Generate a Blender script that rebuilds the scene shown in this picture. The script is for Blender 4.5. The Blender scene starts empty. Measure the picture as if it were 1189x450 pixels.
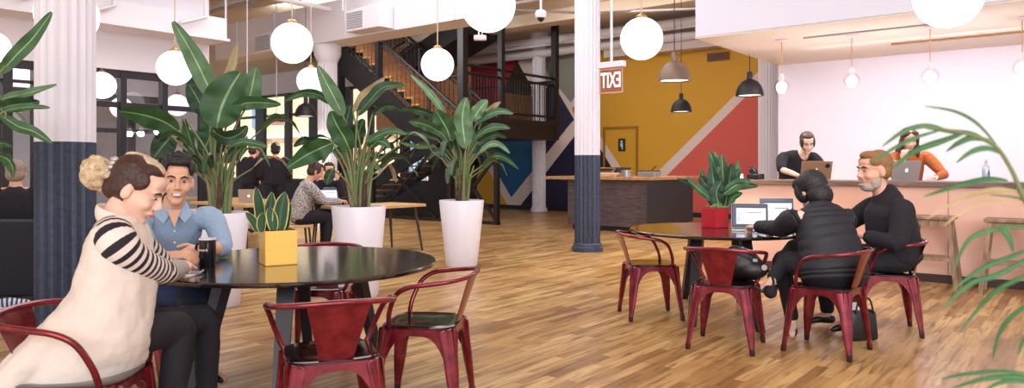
import bpy, bmesh, math, random
from mathutils import Vector, Matrix, Quaternion, noise
random.seed(7)
S = bpy.context.scene
COL = S.collection
PI = math.pi
F, CX, HY, EYE = 850.0, 594.5, 193.6, 1.25

# ---------------------------------------------------------------- camera, world, lights, exposure
cam = bpy.data.cameras.new('camera'); camo = bpy.data.objects.new('camera', cam); COL.objects.link(camo)
cam.sensor_width = 36.0; cam.lens = F / 1189 * 36; cam.shift_y = -(225 - HY) / 1189
camo.location = (0, 0, EYE); camo.rotation_euler = (PI / 2, 0, 0)
cam.dof.use_dof = True; cam.dof.focus_distance = 5.2; cam.dof.aperture_fstop = 3.2
S.camera = camo
S.view_settings.view_transform = 'Standard'; S.view_settings.look = 'None'
S.view_settings.gamma = 1.0; S.view_settings.use_curve_mapping = False
S.view_settings.exposure = 0.2
w = bpy.data.worlds.new('world'); S.world = w; w.use_nodes = True
w.node_tree.nodes['Background'].inputs[0].default_value = (0.88, 0.93, 1.0, 1)
w.node_tree.nodes['Background'].inputs[1].default_value = 0.95

def area(name, loc, target, sx, sy, power, color=(1, 1, 1)):
    l = bpy.data.lights.new(name, 'AREA'); l.shape = 'RECTANGLE'; l.size = sx; l.size_y = sy
    l.energy = power; l.color = color
    o = bpy.data.objects.new(name, l); COL.objects.link(o); o.location = loc
    d = Vector(target) - Vector(loc); o.rotation_euler = d.to_track_quat('-Z', 'Y').to_euler()
    return o

V_ = lambda *a: Vector(a)
# room frame: a runs right along the bar, b runs deeper along the row of columns
RA = -math.radians(38.5)
AX = Vector((math.cos(RA), math.sin(RA), 0)); BX = Vector((-math.sin(RA), math.cos(RA), 0))
OR = Vector((-3.17, 5.2, 0))
def R(a, b, z=0): return OR + AX * a + BX * b + Vector((0, 0, z))
def W(px, py, Y): return Vector(((px - CX) / F * Y, Y, EYE - (py - HY) / F * Y))
def onb(px, py, b):
    """where the view line through a photo point meets the room plane at depth b -> (a, z)"""
    t = (px - CX) / F
    p0 = OR + BX * b
    a = (t * p0.y - p0.x) / (AX.x - t * AX.y)
    Y = p0.y + a * AX.y
    return a, EYE - (py - HY) / F * Y

sn = bpy.data.lights.new('sun', 'SUN'); sn.energy = 7; sn.angle = .02; sn.color = (1, .93, .82)
sno = bpy.data.objects.new('sun', sn); COL.objects.link(sno); sno.rotation_euler = (-BX * -1 * math.cos(math.radians(48)) + V_(0, 0, -math.sin(math.radians(48)))).to_track_quat('-Z', 'Y').to_euler()
area('fill_behind_camera', (1.5, -6.0, 3.6), (1.5, 8, 1.0), 9, 3.0, 640, (.92, .95, 1.0))  # added fill, standing in for assumed windows behind the camera
area('fill_over_floor', tuple(R(-1.5, 4.5, 4.85)), tuple(R(-1.5, 4.5, 0)), 6, 7, 330, (.92, .95, 1.0))  # fill light added under the closed ceiling, which has no opening
area('bar_fill', tuple(R(6.5, 1.0, 4.3)), tuple(R(4.0, 10.0, 1.6)), 5, 2, 150, (.92, .94, 1.0))  # unseen area light added indoors to brighten the bar side
area('kitchen_fill', tuple(R(-2.0, 11.0, 4.6)), tuple(R(-2.0, 13.6, 1.0)), 4, 2, 55, (1.0, 0.93, 0.86))  # added fill above the kitchen island, besides the dome lamps
area('stairs_fill', tuple(R(-7.2, 7.9, 4.6)), tuple(R(-8, 12, 2.6)), 4, 1.2, 170, (1.0, .95, .9))  # added to lift the dim stairs; no real source hangs here
area('left_room_fill', tuple(R(-7.4, 0.5, 2.95)), tuple(R(-7.4, .5, 0)), 2, 8, 320, (1.0, .96, .92))  # one added area light that brightens the room behind the glass
area('bar_ceiling_wash', tuple(R(5.0, 8.6, 2.9)), tuple(R(5.0, 10.2, 1.2)), 5, 0.5, 45, (1.0, 0.95, 0.98))

# ---------------------------------------------------------------- helpers
def lin(c):
    return tuple(((x / 255) / 12.92 if x / 255 <= .04045 else ((x / 255 + .055) / 1.055) ** 2.4) for x in c) + (1,)

def mat(name, rgb, rough=.6, metal=0.0, spec=.5, coat=0.0, emit=None, estr=0.0, noise_amt=0.0, nscale=8.0, rgb2=None, bump=0.0, bscale=60.0, trans=0.0, alpha=1.0):
    m = bpy.data.materials.new(name); m.use_nodes = True
    nt = m.node_tree; b = nt.nodes['Principled BSDF']
    b.inputs['Base Color'].default_value = lin(rgb); b.inputs['Roughness'].default_value = rough
    b.inputs['Metallic'].default_value = metal; b.inputs['Specular IOR Level'].default_value = spec
    b.inputs['Coat Weight'].default_value = coat; b.inputs['Coat Roughness'].default_value = .1
    b.inputs['Transmission Weight'].default_value = trans; b.inputs['Alpha'].default_value = alpha
    if emit: b.inputs['Emission Color'].default_value = lin(emit); b.inputs['Emission Strength'].default_value = estr
    tc = nt.nodes.new('ShaderNodeTexCoord')
    if noise_amt or rgb2:
        n = nt.nodes.new('ShaderNodeTexNoise'); n.inputs['Scale'].default_value = nscale; n.inputs['Detail'].default_value = 5
        nt.links.new(tc.outputs['Object'], n.inputs['Vector'])
        r = nt.nodes.new('ShaderNodeValToRGB'); r.color_ramp.elements[0].position = .35; r.color_ramp.elements[1].position = .68
        r.color_ramp.elements[0].color = lin(rgb)
        r.color_ramp.elements[1].color = lin(rgb2 or tuple(min(255, x * (1 + noise_amt)) for x in rgb))
        nt.links.new(n.outputs['Fac'], r.inputs['Fac']); nt.links.new(r.outputs['Color'], b.inputs['Base Color'])
    if bump:
        n = nt.nodes.new('ShaderNodeTexNoise'); n.inputs['Scale'].default_value = bscale; n.inputs['Detail'].default_value = 4
        nt.links.new(tc.outputs['Object'], n.inputs['Vector'])
        bp = nt.nodes.new('ShaderNodeBump'); bp.inputs['Strength'].default_value = bump; bp.inputs['Distance'].default_value = .02
        nt.links.new(n.outputs['Fac'], bp.inputs['Height']); nt.links.new(bp.outputs['Normal'], b.inputs['Normal'])
    return m

def wood(name, c1, c2, rough=.5, scale=(3, 40, 40), dist=1.0):
    m = bpy.data.materials.new(name); m.use_nodes = True; nt = m.node_tree; b = nt.nodes['Principled BSDF']
    tc = nt.nodes.new('ShaderNodeTexCoord'); mp = nt.nodes.new('ShaderNodeMapping'); mp.inputs['Scale'].default_value = scale
    n = nt.nodes.new('ShaderNodeTexNoise'); n.inputs['Scale'].default_value = 1.0; n.inputs['Detail'].default_value = 6; n.inputs['Distortion'].default_value = dist
    r = nt.nodes.new('ShaderNodeValToRGB'); r.color_ramp.elements[0].position = .35; r.color_ramp.elements[1].position = .65
    r.color_ramp.elements[0].color = lin(c1); r.color_ramp.elements[1].color = lin(c2)
    nt.links.new(tc.outputs['Object'], mp.inputs['Vector']); nt.links.new(mp.outputs['Vector'], n.inputs['Vector'])
    nt.links.new(n.outputs['Fac'], r.inputs['Fac']); nt.links.new(r.outputs['Color'], b.inputs['Base Color'])
    b.inputs['Roughness'].default_value = rough
    return m

def floor_mat():
    m = bpy.data.materials.new('plank_floor'); m.use_nodes = True; nt = m.node_tree; b = nt.nodes['Principled BSDF']
    tc = nt.nodes.new('ShaderNodeTexCoord'); mp = nt.nodes.new('ShaderNodeMapping'); mp.inputs['Rotation'].default_value = (0, 0, PI / 2)
    nt.links.new(tc.outputs['Object'], mp.inputs['Vector'])
    br = nt.nodes.new('ShaderNodeTexBrick'); br.inputs['Scale'].default_value = 1.0
    br.inputs['Brick Width'].default_value = .62; br.inputs['Row Height'].default_value = .075
    br.inputs['Mortar Size'].default_value = .0015; br.inputs['Mortar Smooth'].default_value = .2
    br.inputs['Color1'].default_value = (0, 0, 0, 1); br.inputs['Color2'].default_value = (1, 1, 1, 1); br.inputs['Mortar'].default_value = (.2, .2, .2, 1)
    br.offset = .37; br.squash = 1.0
    nt.links.new(mp.outputs['Vector'], br.inputs['Vector'])
    ramp = nt.nodes.new('ShaderNodeValToRGB'); e = ramp.color_ramp.elements
    e[0].position = 0; e[0].color = lin((148, 110, 66)); e[1].position = 1; e[1].color = lin((212, 178, 124))
    x = e.new(.3); x.color = lin((180, 142, 90)); x = e.new(.65); x.color = lin((197, 160, 105))
    nt.links.new(br.outputs['Color'], ramp.inputs['Fac'])
    mp2 = nt.nodes.new('ShaderNodeMapping'); mp2.inputs['Scale'].default_value = (26, 2.2, 1)
    nt.links.new(tc.outputs['Object'], mp2.inputs['Vector'])
    n = nt.nodes.new('ShaderNodeTexNoise'); n.inputs['Scale'].default_value = 1.0; n.inputs['Detail'].default_value = 7; n.inputs['Distortion'].default_value = .8
    nt.links.new(mp2.outputs['Vector'], n.inputs['Vector'])
    r2 = nt.nodes.new('ShaderNodeValToRGB'); e = r2.color_ramp.elements
    e[0].position = .30; e[0].color = lin((128, 92, 66)); e[1].position = .52; e[1].color = (1, 1, 1, 1)
    nt.links.new(n.outputs['Fac'], r2.inputs['Fac'])
    mx = nt.nodes.new('ShaderNodeMixRGB'); mx.blend_type = 'MULTIPLY'; mx.inputs['Fac'].default_value = .75
    nt.links.new(ramp.outputs['Color'], mx.inputs[1]); nt.links.new(r2.outputs['Color'], mx.inputs[2])
    n3 = nt.nodes.new('ShaderNodeTexNoise'); n3.inputs['Scale'].default_value = 1.1; n3.inputs['Detail'].default_value = 3
    nt.links.new(tc.outputs['Object'], n3.inputs['Vector'])
    r3 = nt.nodes.new('ShaderNodeValToRGB'); e = r3.color_ramp.elements
    e[0].position = .3; e[0].color = lin((215, 200, 190)); e[1].position = .6; e[1].color = (1, 1, 1, 1)
    nt.links.new(n3.outputs['Fac'], r3.inputs['Fac'])
    m2 = nt.nodes.new('ShaderNodeMixRGB'); m2.blend_type = 'MULTIPLY'; m2.inputs['Fac'].default_value = .8
    nt.links.new(mx.outputs[0], m2.inputs[1]); nt.links.new(r3.outputs['Color'], m2.inputs[2])
    nt.links.new(m2.outputs[0], b.inputs['Base Color'])
    b.inputs['Roughness'].default_value = .33; b.inputs['Specular IOR Level'].default_value = .45
    return m

def stripes(name, c1, c2, n, rough=.8, axis=1, duty=.5):
    m = bpy.data.materials.new(name); m.use_nodes = True; nt = m.node_tree; b = nt.nodes['Principled BSDF']
    uv = nt.nodes.new('ShaderNodeUVMap'); sp = nt.nodes.new('ShaderNodeSeparateXYZ'); nt.links.new(uv.outputs[0], sp.inputs[0])
    mu = nt.nodes.new('ShaderNodeMath'); mu.operation = 'MULTIPLY'; mu.inputs[1].default_value = n; nt.links.new(sp.outputs[axis], mu.inputs[0])
    fr = nt.nodes.new('ShaderNodeMath'); fr.operation = 'FRACT'; nt.links.new(mu.outputs[0], fr.inputs[0])
    gt = nt.nodes.new('ShaderNodeMath'); gt.operation = 'GREATER_THAN'; gt.inputs[1].default_value = duty; nt.links.new(fr.outputs[0], gt.inputs[0])
    mx = nt.nodes.new('ShaderNodeMixRGB'); mx.inputs[1].default_value = lin(c1); mx.inputs[2].default_value = lin(c2)
    nt.links.new(gt.outputs[0], mx.inputs[0]); nt.links.new(mx.outputs[0], b.inputs['Base Color']); b.inputs['Roughness'].default_value = rough
    return m

def leaf_mat(name, c, vein, rough=.42, edge=None):
    m = bpy.data.materials.new(name); m.use_nodes = True; nt = m.node_tree; b = nt.nodes['Principled BSDF']
    uv = nt.nodes.new('ShaderNodeUVMap'); sp = nt.nodes.new('ShaderNodeSeparateXYZ'); nt.links.new(uv.outputs[0], sp.inputs[0])
    ab = nt.nodes.new('ShaderNodeMath'); ab.operation = 'ABSOLUTE'; nt.links.new(sp.outputs[0], ab.inputs[0])
    r = nt.nodes.new('ShaderNodeValToRGB'); e = r.color_ramp.elements
    e[0].position = .03; e[0].color = lin(vein); e[1].position = .09; e[1].color = lin(c)
    if edge:
        x = e.new(.78); x.color = lin(c); x = e.new(.84); x.color = lin(edge)
    nt.links.new(ab.outputs[0], r.inputs['Fac'])
    tc = nt.nodes.new('ShaderNodeTexCoord'); n = nt.nodes.new('ShaderNodeTexNoise'); n.inputs['Scale'].default_value = 9; n.inputs['Detail'].default_value = 4
    nt.links.new(tc.outputs['Object'], n.inputs['Vector'])
    r2 = nt.nodes.new('ShaderNodeValToRGB'); r2.color_ramp.elements[0].position = .3; r2.color_ramp.elements[0].color = lin((175, 185, 165)); r2.color_ramp.elements[1].position = .6; r2.color_ramp.elements[1].color = (1, 1, 1, 1)
    nt.links.new(n.outputs['Fac'], r2.inputs['Fac'])
    mx = nt.nodes.new('ShaderNodeMixRGB'); mx.blend_type = 'MULTIPLY'; mx.inputs[0].default_value = .7
    nt.links.new(r.outputs['Color'], mx.inputs[1]); nt.links.new(r2.outputs['Color'], mx.inputs[2])
    nt.links.new(mx.outputs[0], b.inputs['Base Color']); b.inputs['Roughness'].default_value = rough
    b.inputs['Subsurface Weight'].default_value = 0.0
    # fine side ribs
    wv = nt.nodes.new('ShaderNodeMath'); wv.operation = 'MULTIPLY'; wv.inputs[1].default_value = 260; nt.links.new(sp.outputs[1], wv.inputs[0])
    ad = nt.nodes.new('ShaderNodeMath'); ad.operation = 'SINE'; nt.links.new(wv.outputs[0], ad.inputs[0])
    bp = nt.nodes.new('ShaderNodeBump'); bp.inputs['Strength'].default_value = .25; bp.inputs['Distance'].default_value = .004
    nt.links.new(ad.outputs[0], bp.inputs['Height']); nt.links.new(bp.outputs['Normal'], b.inputs['Normal'])
    return m

def glass_mat(name, tint=(235, 238, 240), refl=.10):
    m = bpy.data.materials.new(name); m.use_nodes = True; nt = m.node_tree; nt.nodes.remove(nt.nodes['Principled BSDF'])
    out = nt.nodes['Material Output']; t = nt.nodes.new('ShaderNodeBsdfTransparent'); t.inputs[0].default_value = lin(tint)
    g = nt.nodes.new('ShaderNodeBsdfGlossy'); g.inputs['Roughness'].default_value = .02
    mx = nt.nodes.new('ShaderNodeMixShader')
    fr = nt.nodes.new('ShaderNodeFresnel'); fr.inputs['IOR'].default_value = 1.5
    ad = nt.nodes.new('ShaderNodeMath'); ad.operation = 'ADD'; ad.inputs[1].default_value = refl; nt.links.new(fr.outputs[0], ad.inputs[0])
    ge = nt.nodes.new('ShaderNodeNewGeometry'); iv = nt.nodes.new('ShaderNodeMath'); iv.operation = 'SUBTRACT'; iv.inputs[0].default_value = 1; nt.links.new(ge.outputs['Backfacing'], iv.inputs[1])
    mm_ = nt.nodes.new('ShaderNodeMath'); mm_.operation = 'MULTIPLY'; nt.links.new(ad.outputs[0], mm_.inputs[0]); nt.links.new(iv.outputs[0], mm_.inputs[1])
    nt.links.new(mm_.outputs[0], mx.inputs[0]); nt.links.new(t.outputs[0], mx.inputs[1]); nt.links.new(g.outputs[0], mx.inputs[2])
    nt.links.new(mx.outputs[0], out.inputs['Surface'])
    return m

M = dict(
    floor=floor_mat(),
    white=mat('white_paint', (226, 219, 226), .7), ceil=mat('ceiling_plaster', (222, 206, 188), .85, bump=.1, bscale=5),
    soffit=mat('soffit_paint', (216, 214, 228), .75), duct=mat('duct_paint', (228, 222, 228), .6), ledge=mat('ledge_paint', (212, 200, 198), .7),
    barwall=mat('bar_wall_paint', (220, 214, 226), .7), underside=mat('soffit_underside', (222, 210, 200), .75),
    colwhite=mat('column_white', (226, 222, 232), .5), navy=mat('column_navy', (38, 48, 70), .45, rgb2=(54, 64, 86), nscale=30),
    yellow=mat('wall_yellow', (214, 160, 36), .6), coral=mat('wall_coral', (214, 92, 82), .6), stripe=mat('wall_stripe', (226, 208, 200), .6),
    crimson=mat('wall_crimson', (166, 30, 60), .6), teal=mat('wall_teal', (12, 92, 140), .6), deepnavy=mat('wall_deep_navy', (32, 28, 62), .6),
    greygreen=mat('wall_grey_green', (138, 136, 128), .6), darkwall=mat('wall_dark', (34, 26, 40), .6), orange=mat('wall_orange', (206, 122, 60), .6),
    blackstair=mat('black_stair_steel', (17, 13, 20), .5), exitbrown=mat('exit_panel_brown', (150, 88, 66), .5),
    black=mat('black_metal', (26, 20, 28), .5), blackgloss=mat('black_gloss', (22, 18, 26), .25), blackfab=mat('black_fabric', (27, 22, 31), .9, bump=.2, bscale=90),
    puffer=mat('puffer_nylon', (24, 21, 30), .65), tabletop=mat('table_top', (30, 22, 26), .13, spec=.8, coat=.6), tableleg=mat('table_leg', (28, 27, 38), .4),
    red=mat('red_steel', (104, 14, 30), .24, metal=.5, coat=.5, rgb2=(140, 34, 50), nscale=14), seatdark=mat('seat_dark', (44, 20, 26), .12, metal=.4, coat=.7),
    potwhite=mat('pot_white', (234, 230, 242), .35), soil=mat('soil', (70, 48, 38), .95, bump=.5), potyellow=mat('pot_yellow', (244, 194, 92), .35), potred=mat('pot_red', (176, 22, 38), .25),
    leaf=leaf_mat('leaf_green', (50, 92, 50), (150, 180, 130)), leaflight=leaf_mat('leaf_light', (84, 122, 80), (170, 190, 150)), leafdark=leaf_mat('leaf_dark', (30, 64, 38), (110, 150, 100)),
    leaftan=leaf_mat('leaf_dry', (188, 166, 128), (150, 140, 90)), snake=leaf_mat('snake_leaf', (38, 78, 46), (58, 100, 60), .4, edge=(206, 196, 120)),
    palm=leaf_mat('palm_leaf', (56, 108, 62), (120, 170, 110), .5), palmtan=leaf_mat('palm_dry', (196, 168, 128), (170, 150, 110), .6),
    stem=mat('stem_green', (104, 132, 80), .5, rgb2=(130, 112, 80), nscale=6), trunk=mat('trunk_brown', (96, 66, 52), .8, rgb2=(60, 42, 38), nscale=20),
    globe=mat('globe_glass', (255, 245, 250), .3, emit=(255, 244, 250), estr=1.7), brass=mat('brass', (190, 150, 90), .3, metal=.9), cord=mat('cord', (196, 176, 160), .7), cordblack=mat('cord_black', (40, 34, 36), .7), copper=mat('copper_cord', (206, 150, 110), .6),
    bronze=mat('shade_bronze', (120, 98, 84), .4, metal=.3), shadein=mat('shade_inside', (255, 250, 245), .5, emit=(255, 240, 220), estr=2.0), bulb=mat('bulb', (255, 250, 245), .3, emit=(255, 240, 240), estr=2.6),
    bulbglass=glass_mat('bulb_glass', (250, 246, 248), .08), glass=glass_mat('window_glass', (226, 230, 234), .04), bottleglass=glass_mat('bottle_plastic', (238, 240, 246), .06),
    skin=mat('skin_light', (214, 160, 136), .5), skinpale=mat('skin_pale', (228, 186, 166), .55), skintan=mat('skin_tan', (214, 164, 136), .5),
    hairblack=mat('hair_black', (26, 20, 22), .5, bump=.5, bscale=60), hairbrown=mat('hair_brown', (62, 36, 30), .5, bump=.5, bscale=50), hairblond=mat('hair_blond', (222, 202, 170), .7, rgb2=(180, 148, 112), nscale=30, bump=.8, bscale=70),
    hairsand=mat('hair_sandy', (140, 100, 62), .6, bump=.6, bscale=60), hairgrey=mat('hair_grey', (150, 130, 116), .7, bump=.6, bscale=60), beard=mat('beard_grey', (176, 160, 150), .8, bump=.7, bscale=90), hairred=mat('hair_auburn', (84, 42, 32), .5, bump=.5, bscale=40),
    eyewhite=mat('eye_white', (190, 180, 178), .3), iris=mat('iris', (34, 22, 20), .2), lip=mat('lip', (186, 100, 92), .5), teeth=mat('teeth', (240, 235, 230), .3),
    cream=mat('cream_cloth', (222, 208, 198), .85, bump=.25, bscale=14), stripe_cloth=stripes('striped_knit', (226, 214, 208), (30, 24, 34), 14, duty=.52), denimshirt=mat('chambray', (140, 164, 192), .85, rgb2=(156, 178, 204), nscale=120, bump=.2, bscale=18),
    jeans=mat('dark_jeans', (30, 62, 112), .85, rgb2=(18, 26, 46), nscale=4), blackpants=mat('black_trousers', (25, 21, 30), .85), plaid=mat('orange_plaid', (186, 76, 36), .85, rgb2=(150, 108, 50), nscale=22),
    patterned=mat('speckled_knit', (206, 200, 198), .9, rgb2=(52, 46, 56), nscale=60), shoe=mat('shoe_black', (26, 22, 28), .3),
    alu=mat('laptop_aluminium', (186, 178, 176), .35, metal=.5), gold=mat('laptop_gold', (176, 142, 112), .35, metal=.5), keys=mat('laptop_keys', (40, 38, 44), .5), logo=mat('logo_lit', (250, 252, 255), .4, emit=(250, 252, 255), estr=1.2),
    screen=mat('screen_lit', (150, 170, 200), .3, emit=(160, 178, 212), estr=.45), screenwhite=mat('screen_page', (190, 198, 214), .3, emit=(196, 204, 224), estr=.6), screendark=mat('screen_dark', (50, 60, 90), .3, emit=(50, 60, 90), estr=.4),
    bartop=wood('bar_top_wood', (96, 76, 68), (136, 112, 100), .45, (3, 40, 40)), barfront=mat('bar_front_plaster', (222, 172, 150), .55, rgb2=(232, 190, 172), nscale=1.6), basebrown=mat('base_trim', (66, 44, 42), .5),
    stool=wood('stool_wood', (122, 96, 76), (164, 134, 108), .6, (30, 30, 4)), countertop=wood('butcher_block', (150, 104, 68), (198, 152, 106), .45, (30, 30, 30)), cabinet=wood('cabinet_grey', (62, 50, 52), (92, 76, 76), .6, (4, 4, 26)), cabinetdark=mat('cabinet_dark', (36, 26, 34), .35),
    oak=wood('oak_table', (196, 150, 100), (222, 182, 132), .5, (4, 30, 30)), stairwood=wood('stair_oak', (170, 112, 66), (206, 150, 98), .5, (20, 4, 20)),
    tan=mat('facade_tan', (240, 214, 178), .9), facblue=mat('facade_window', (120, 150, 186), .3), facwhite=mat('facade_white', (240, 236, 236), .6), steel=mat('stainless', (170, 166, 170), .3, metal=.8), grille=mat('grille_grey', (168, 166, 172), .6), paper=mat('paper', (240, 236, 236), .7),
    sofa=mat('sofa_navy', (32, 32, 46), .9, bump=.2), bagblack=mat('bag_leather', (24, 20, 24), .4, bump=.3, bscale=10), signred=mat('exit_red', (206, 150, 136), .5), signclear=mat('exit_panel', (196, 158, 128), .4, alpha=.75), ventbrown=mat('vent_brown', (120, 78, 44), .6), doorframe=mat('door_frame_yellow', (156, 108, 30), .6), mugblack=mat('mug_black', (20, 18, 26), .15), bluemark=mat('label_blue', (34, 66, 120), .5), stripe_shoe=stripes('striped_cloth', (210, 214, 222), (50, 70, 110), 7),
)

PM = {}   # parent empties: name -> matrix
def obj(name, bm, m, parent=None, smooth=True, loc=None, rot=0):
    me = bpy.data.meshes.new(name)
    top = parent
    while top is not None and top.parent is not None: top = top.parent
    if top is not None and top.name in PM and not bm.tag_local: bm.b.transform(PM[top.name].inverted())
    bmesh.ops.recalc_face_normals(bm.b, faces=bm.b.faces) if bm.recalc else None
    bm.b.to_mesh(me); bm.b.free()
    for mm in (m if isinstance(m, (list, tuple)) else [m]): me.materials.append(mm)
    if smooth:
        for p in me.polygons: p.use_smooth = True
        try: me.set_sharp_from_angle(angle=math.radians(38))
        except Exception: pass
    o = bpy.data.objects.new(name, me); COL.objects.link(o)
    if parent is not None: o.parent = parent
    if loc is not None: o.location = loc; o.rotation_euler = (0, 0, rot)
    return o

def tag(o, label=None, cat=None, group=None, kind=None):
    if label: o['label'] = label
    if cat: o['category'] = cat
    if group: o['group'] = group
    if kind: o['kind'] = kind
    return o

def thing(name, label, cat, loc=(0, 0, 0), rot=0, group=None):
    o = bpy.data.objects.new(name, None); COL.objects.link(o); o.location = loc; o.rotation_euler = (0, 0, rot)
    o.empty_display_size = .1
    PM[o.name] = Matrix.Translation(Vector(loc)) @ Matrix.Rotation(rot, 4, 'Z')
    return tag(o, label, cat, group)

def copy_tree(o, parent=None):
    c = o.copy(); COL.objects.link(c)
    if parent is not None: c.parent = parent
    for ch in list(o.children): copy_tree(ch, c)
    return c
def place(o, loc, rot=0, label=None, group=None, cat=None):
    o.location = loc; o.rotation_euler = (0, 0, rot); PM[o.name] = Matrix.Translation(Vector(loc)) @ Matrix.Rotation(rot, 4, 'Z')
    tag(o, label, cat, group); return o

class B:
    """collects shapes into one mesh; local=True: coordinates are already the parent's"""
    def __init__(s, local=True): s.b = bmesh.new(); s.tag_local = local; s.recalc = True; s.uv = s.b.loops.layers.uv.new('UVMap')
    def _m(s, faces, mi):
        if mi:
            for f in faces: f.material_index = mi
    def box(s, c, size, rot=None, mi=0, bev=0.0, taper=1.0):
        hx, hy, hz = [v / 2 for v in size]; c = Vector(c); vs = []
        for z in (-1, 1):
            k = taper if z > 0 else 1
            for x, y in ((-1, -1), (1, -1), (1, 1), (-1, 1)):
                p = Vector((x * hx * k, y * hy * k, z * hz))
                if rot is not None: p = rot @ p
                vs.append(s.b.verts.new(c + p))
        fs = [s.b.faces.new([vs[i] for i in q]) for q in ((3, 2, 1, 0), (4, 5, 6, 7), (0, 1, 5, 4), (1, 2, 6, 5), (2, 3, 7, 6), (3, 0, 4, 7))]
        s._m(fs, mi)
        if bev:
            es = list({e for f in fs for e in f.edges})
            r = bmesh.ops.bevel(s.b, geom=es, offset=bev, segments=2, affect='EDGES', profile=.5, clamp_overlap=True)
            s._m(r['faces'], mi)
        return s
    def prism(s, pts, vec, mi=0):
        """closed polygon (3D points) extruded along vec"""
        a = [s.b.verts.new(Vector(p)) for p in pts]; b_ = [s.b.verts.new(Vector(p) + Vector(vec)) for p in pts]; n = len(a)
        fs = [s.b.faces.new(a), s.b.faces.new(list(reversed(b_)))]
        for i in range(n): fs.append(s.b.faces.new((a[i], b_[i], b_[(i + 1) % n], a[(i + 1) % n])))
        s._m(fs, mi); return s
    def poly(s, pts, mi=0):
        f = s.b.faces.new([s.b.verts.new(Vector(p)) for p in pts]); f.material_index = mi; return s
    def tube(s, pts, r, seg=10, side=None, flat=1.0, mi=0, cap=True, sub=0, vuv=1.0):
        pts = [Vector(p) for p in pts]; n0 = len(pts)
        rr = list(r) if isinstance(r, (list, tuple)) else [r] * n0
        rr = [(x if isinstance(x, (tuple, list)) else (x, x * flat)) for x in rr]
        if sub and n0 > 2:
            P, Q = [], []
            for i in range(n0 - 1):
                p0, p1, p2, p3 = pts[max(i - 1, 0)], pts[i], pts[i + 1], pts[min(i + 2, n0 - 1)]
                for k in range(sub):
                    t = k / sub
                    P.append(.5 * ((2 * p1) + (p2 - p0) * t + (2 * p0 - 5 * p1 + 4 * p2 - p3) * t * t + (3 * p1 - p0 - 3 * p2 + p3) * t ** 3))
                    u = t * t * (3 - 2 * t)
                    Q.append((rr[i][0] * (1 - u) + rr[i + 1][0] * u, rr[i][1] * (1 - u) + rr[i + 1][1] * u))
            P.append(pts[-1]); Q.append(rr[-1]); pts, rr = P, Q
        n = len(pts); tan = []
        for i in range(n):
            t = (pts[min(i + 1, n - 1)] - pts[max(i - 1, 0)])
            tan.append(t.normalized() if t.length > 1e-9 else Vector((0, 0, 1)))
        sd = Vector(side) if side is not None else (Vector((1, 0, 0)) if abs(tan[0].x) < .8 else Vector((0, 1, 0)))
        rings = []; L = 0; Ls = []
        for i in range(n):
            if i: L += (pts[i] - pts[i - 1]).length
            Ls.append(L)
            base = Vector(side) if side is not None else sd
            sx = (base - tan[i] * base.dot(tan[i])); sx = sx.normalized() if sx.length > 1e-6 else sd
            sd = sx; sy = tan[i].cross(sx)
            rings.append([s.b.verts.new(pts[i] + sx * (math.cos(2 * PI * k / seg) * rr[i][0]) + sy * (math.sin(2 * PI * k / seg) * rr[i][1])) for k in range(seg)])
        for i in range(n - 1):
            for k in range(seg):
                k2 = (k + 1) % seg
                f = s.b.faces.new((rings[i][k], rings[i][k2], rings[i + 1][k2], rings[i + 1][k])); f.material_index = mi
                us = (k / seg, (k + 1) / seg); vv = (Ls[i] / max(L, 1e-6) * vuv, Ls[i + 1] / max(L, 1e-6) * vuv)
                for lp, q in zip(f.loops, ((us[0], vv[0]), (us[1], vv[0]), (us[1], vv[1]), (us[0], vv[1]))): lp[s.uv].uv = q
        if cap:
            for ring, i, sg in ((rings[0], 0, -1), (rings[-1], n - 1, 1)):
                rad = min(rr[i])
                inner = [s.b.verts.new(pts[i] + (v.co - pts[i]) * .65 + tan[i] * sg * rad * .45) for v in ring]
                tip = s.b.verts.new(pts[i] + tan[i] * sg * rad * .62)
                for k in range(seg):
                    k2 = (k + 1) % seg
                    for q in ((ring[k], ring[k2], inner[k2], inner[k]), (inner[k], inner[k2], tip)):
                        f = s.b.faces.new(q if sg > 0 else tuple(reversed(q))); f.material_index = mi
                        for lp in f.loops: lp[s.uv].uv = (0, (Ls[i] / max(L, 1e-6)) * vuv + sg * .004)
        return s
    def rod(s, p, q, r, seg=8, mi=0, r2=None):
        p, q = Vector(p), Vector(q); d = (q - p).normalized(); x = d.orthogonal().normalized(); y = d.cross(x); r2 = r if r2 is None else r2
        A = [s.b.verts.new(p + (x * math.cos(2 * PI * k / seg) + y * math.sin(2 * PI * k / seg)) * r) for k in range(seg)]
        C = [s.b.verts.new(q + (x * math.cos(2 * PI * k / seg) + y * math.sin(2 * PI * k / seg)) * r2) for k in range(seg)]
        fs = [s.b.faces.new(list(reversed(A))), s.b.faces.new(C)] + [s.b.faces.new((A[k], A[(k + 1) % seg], C[(k + 1) % seg], C[k])) for k in range(seg)]
        s._m(fs, mi); return s
    def bar(s, p, q, w, h, mi=0, up=(0, 0, 1)):
        p, q = Vector(p), Vector(q); d = (q - p); L = d.length; d.normalize(); u = Vector(up); x = d.cross(u)
        x = x.normalized() if x.length > 1e-5 else d.orthogonal().normalized(); z = x.cross(d)
        m3 = Matrix((x, d, z)).transposed()
        return s.box((p + q) / 2, (w, L, h), rot=m3, mi=mi)
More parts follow.
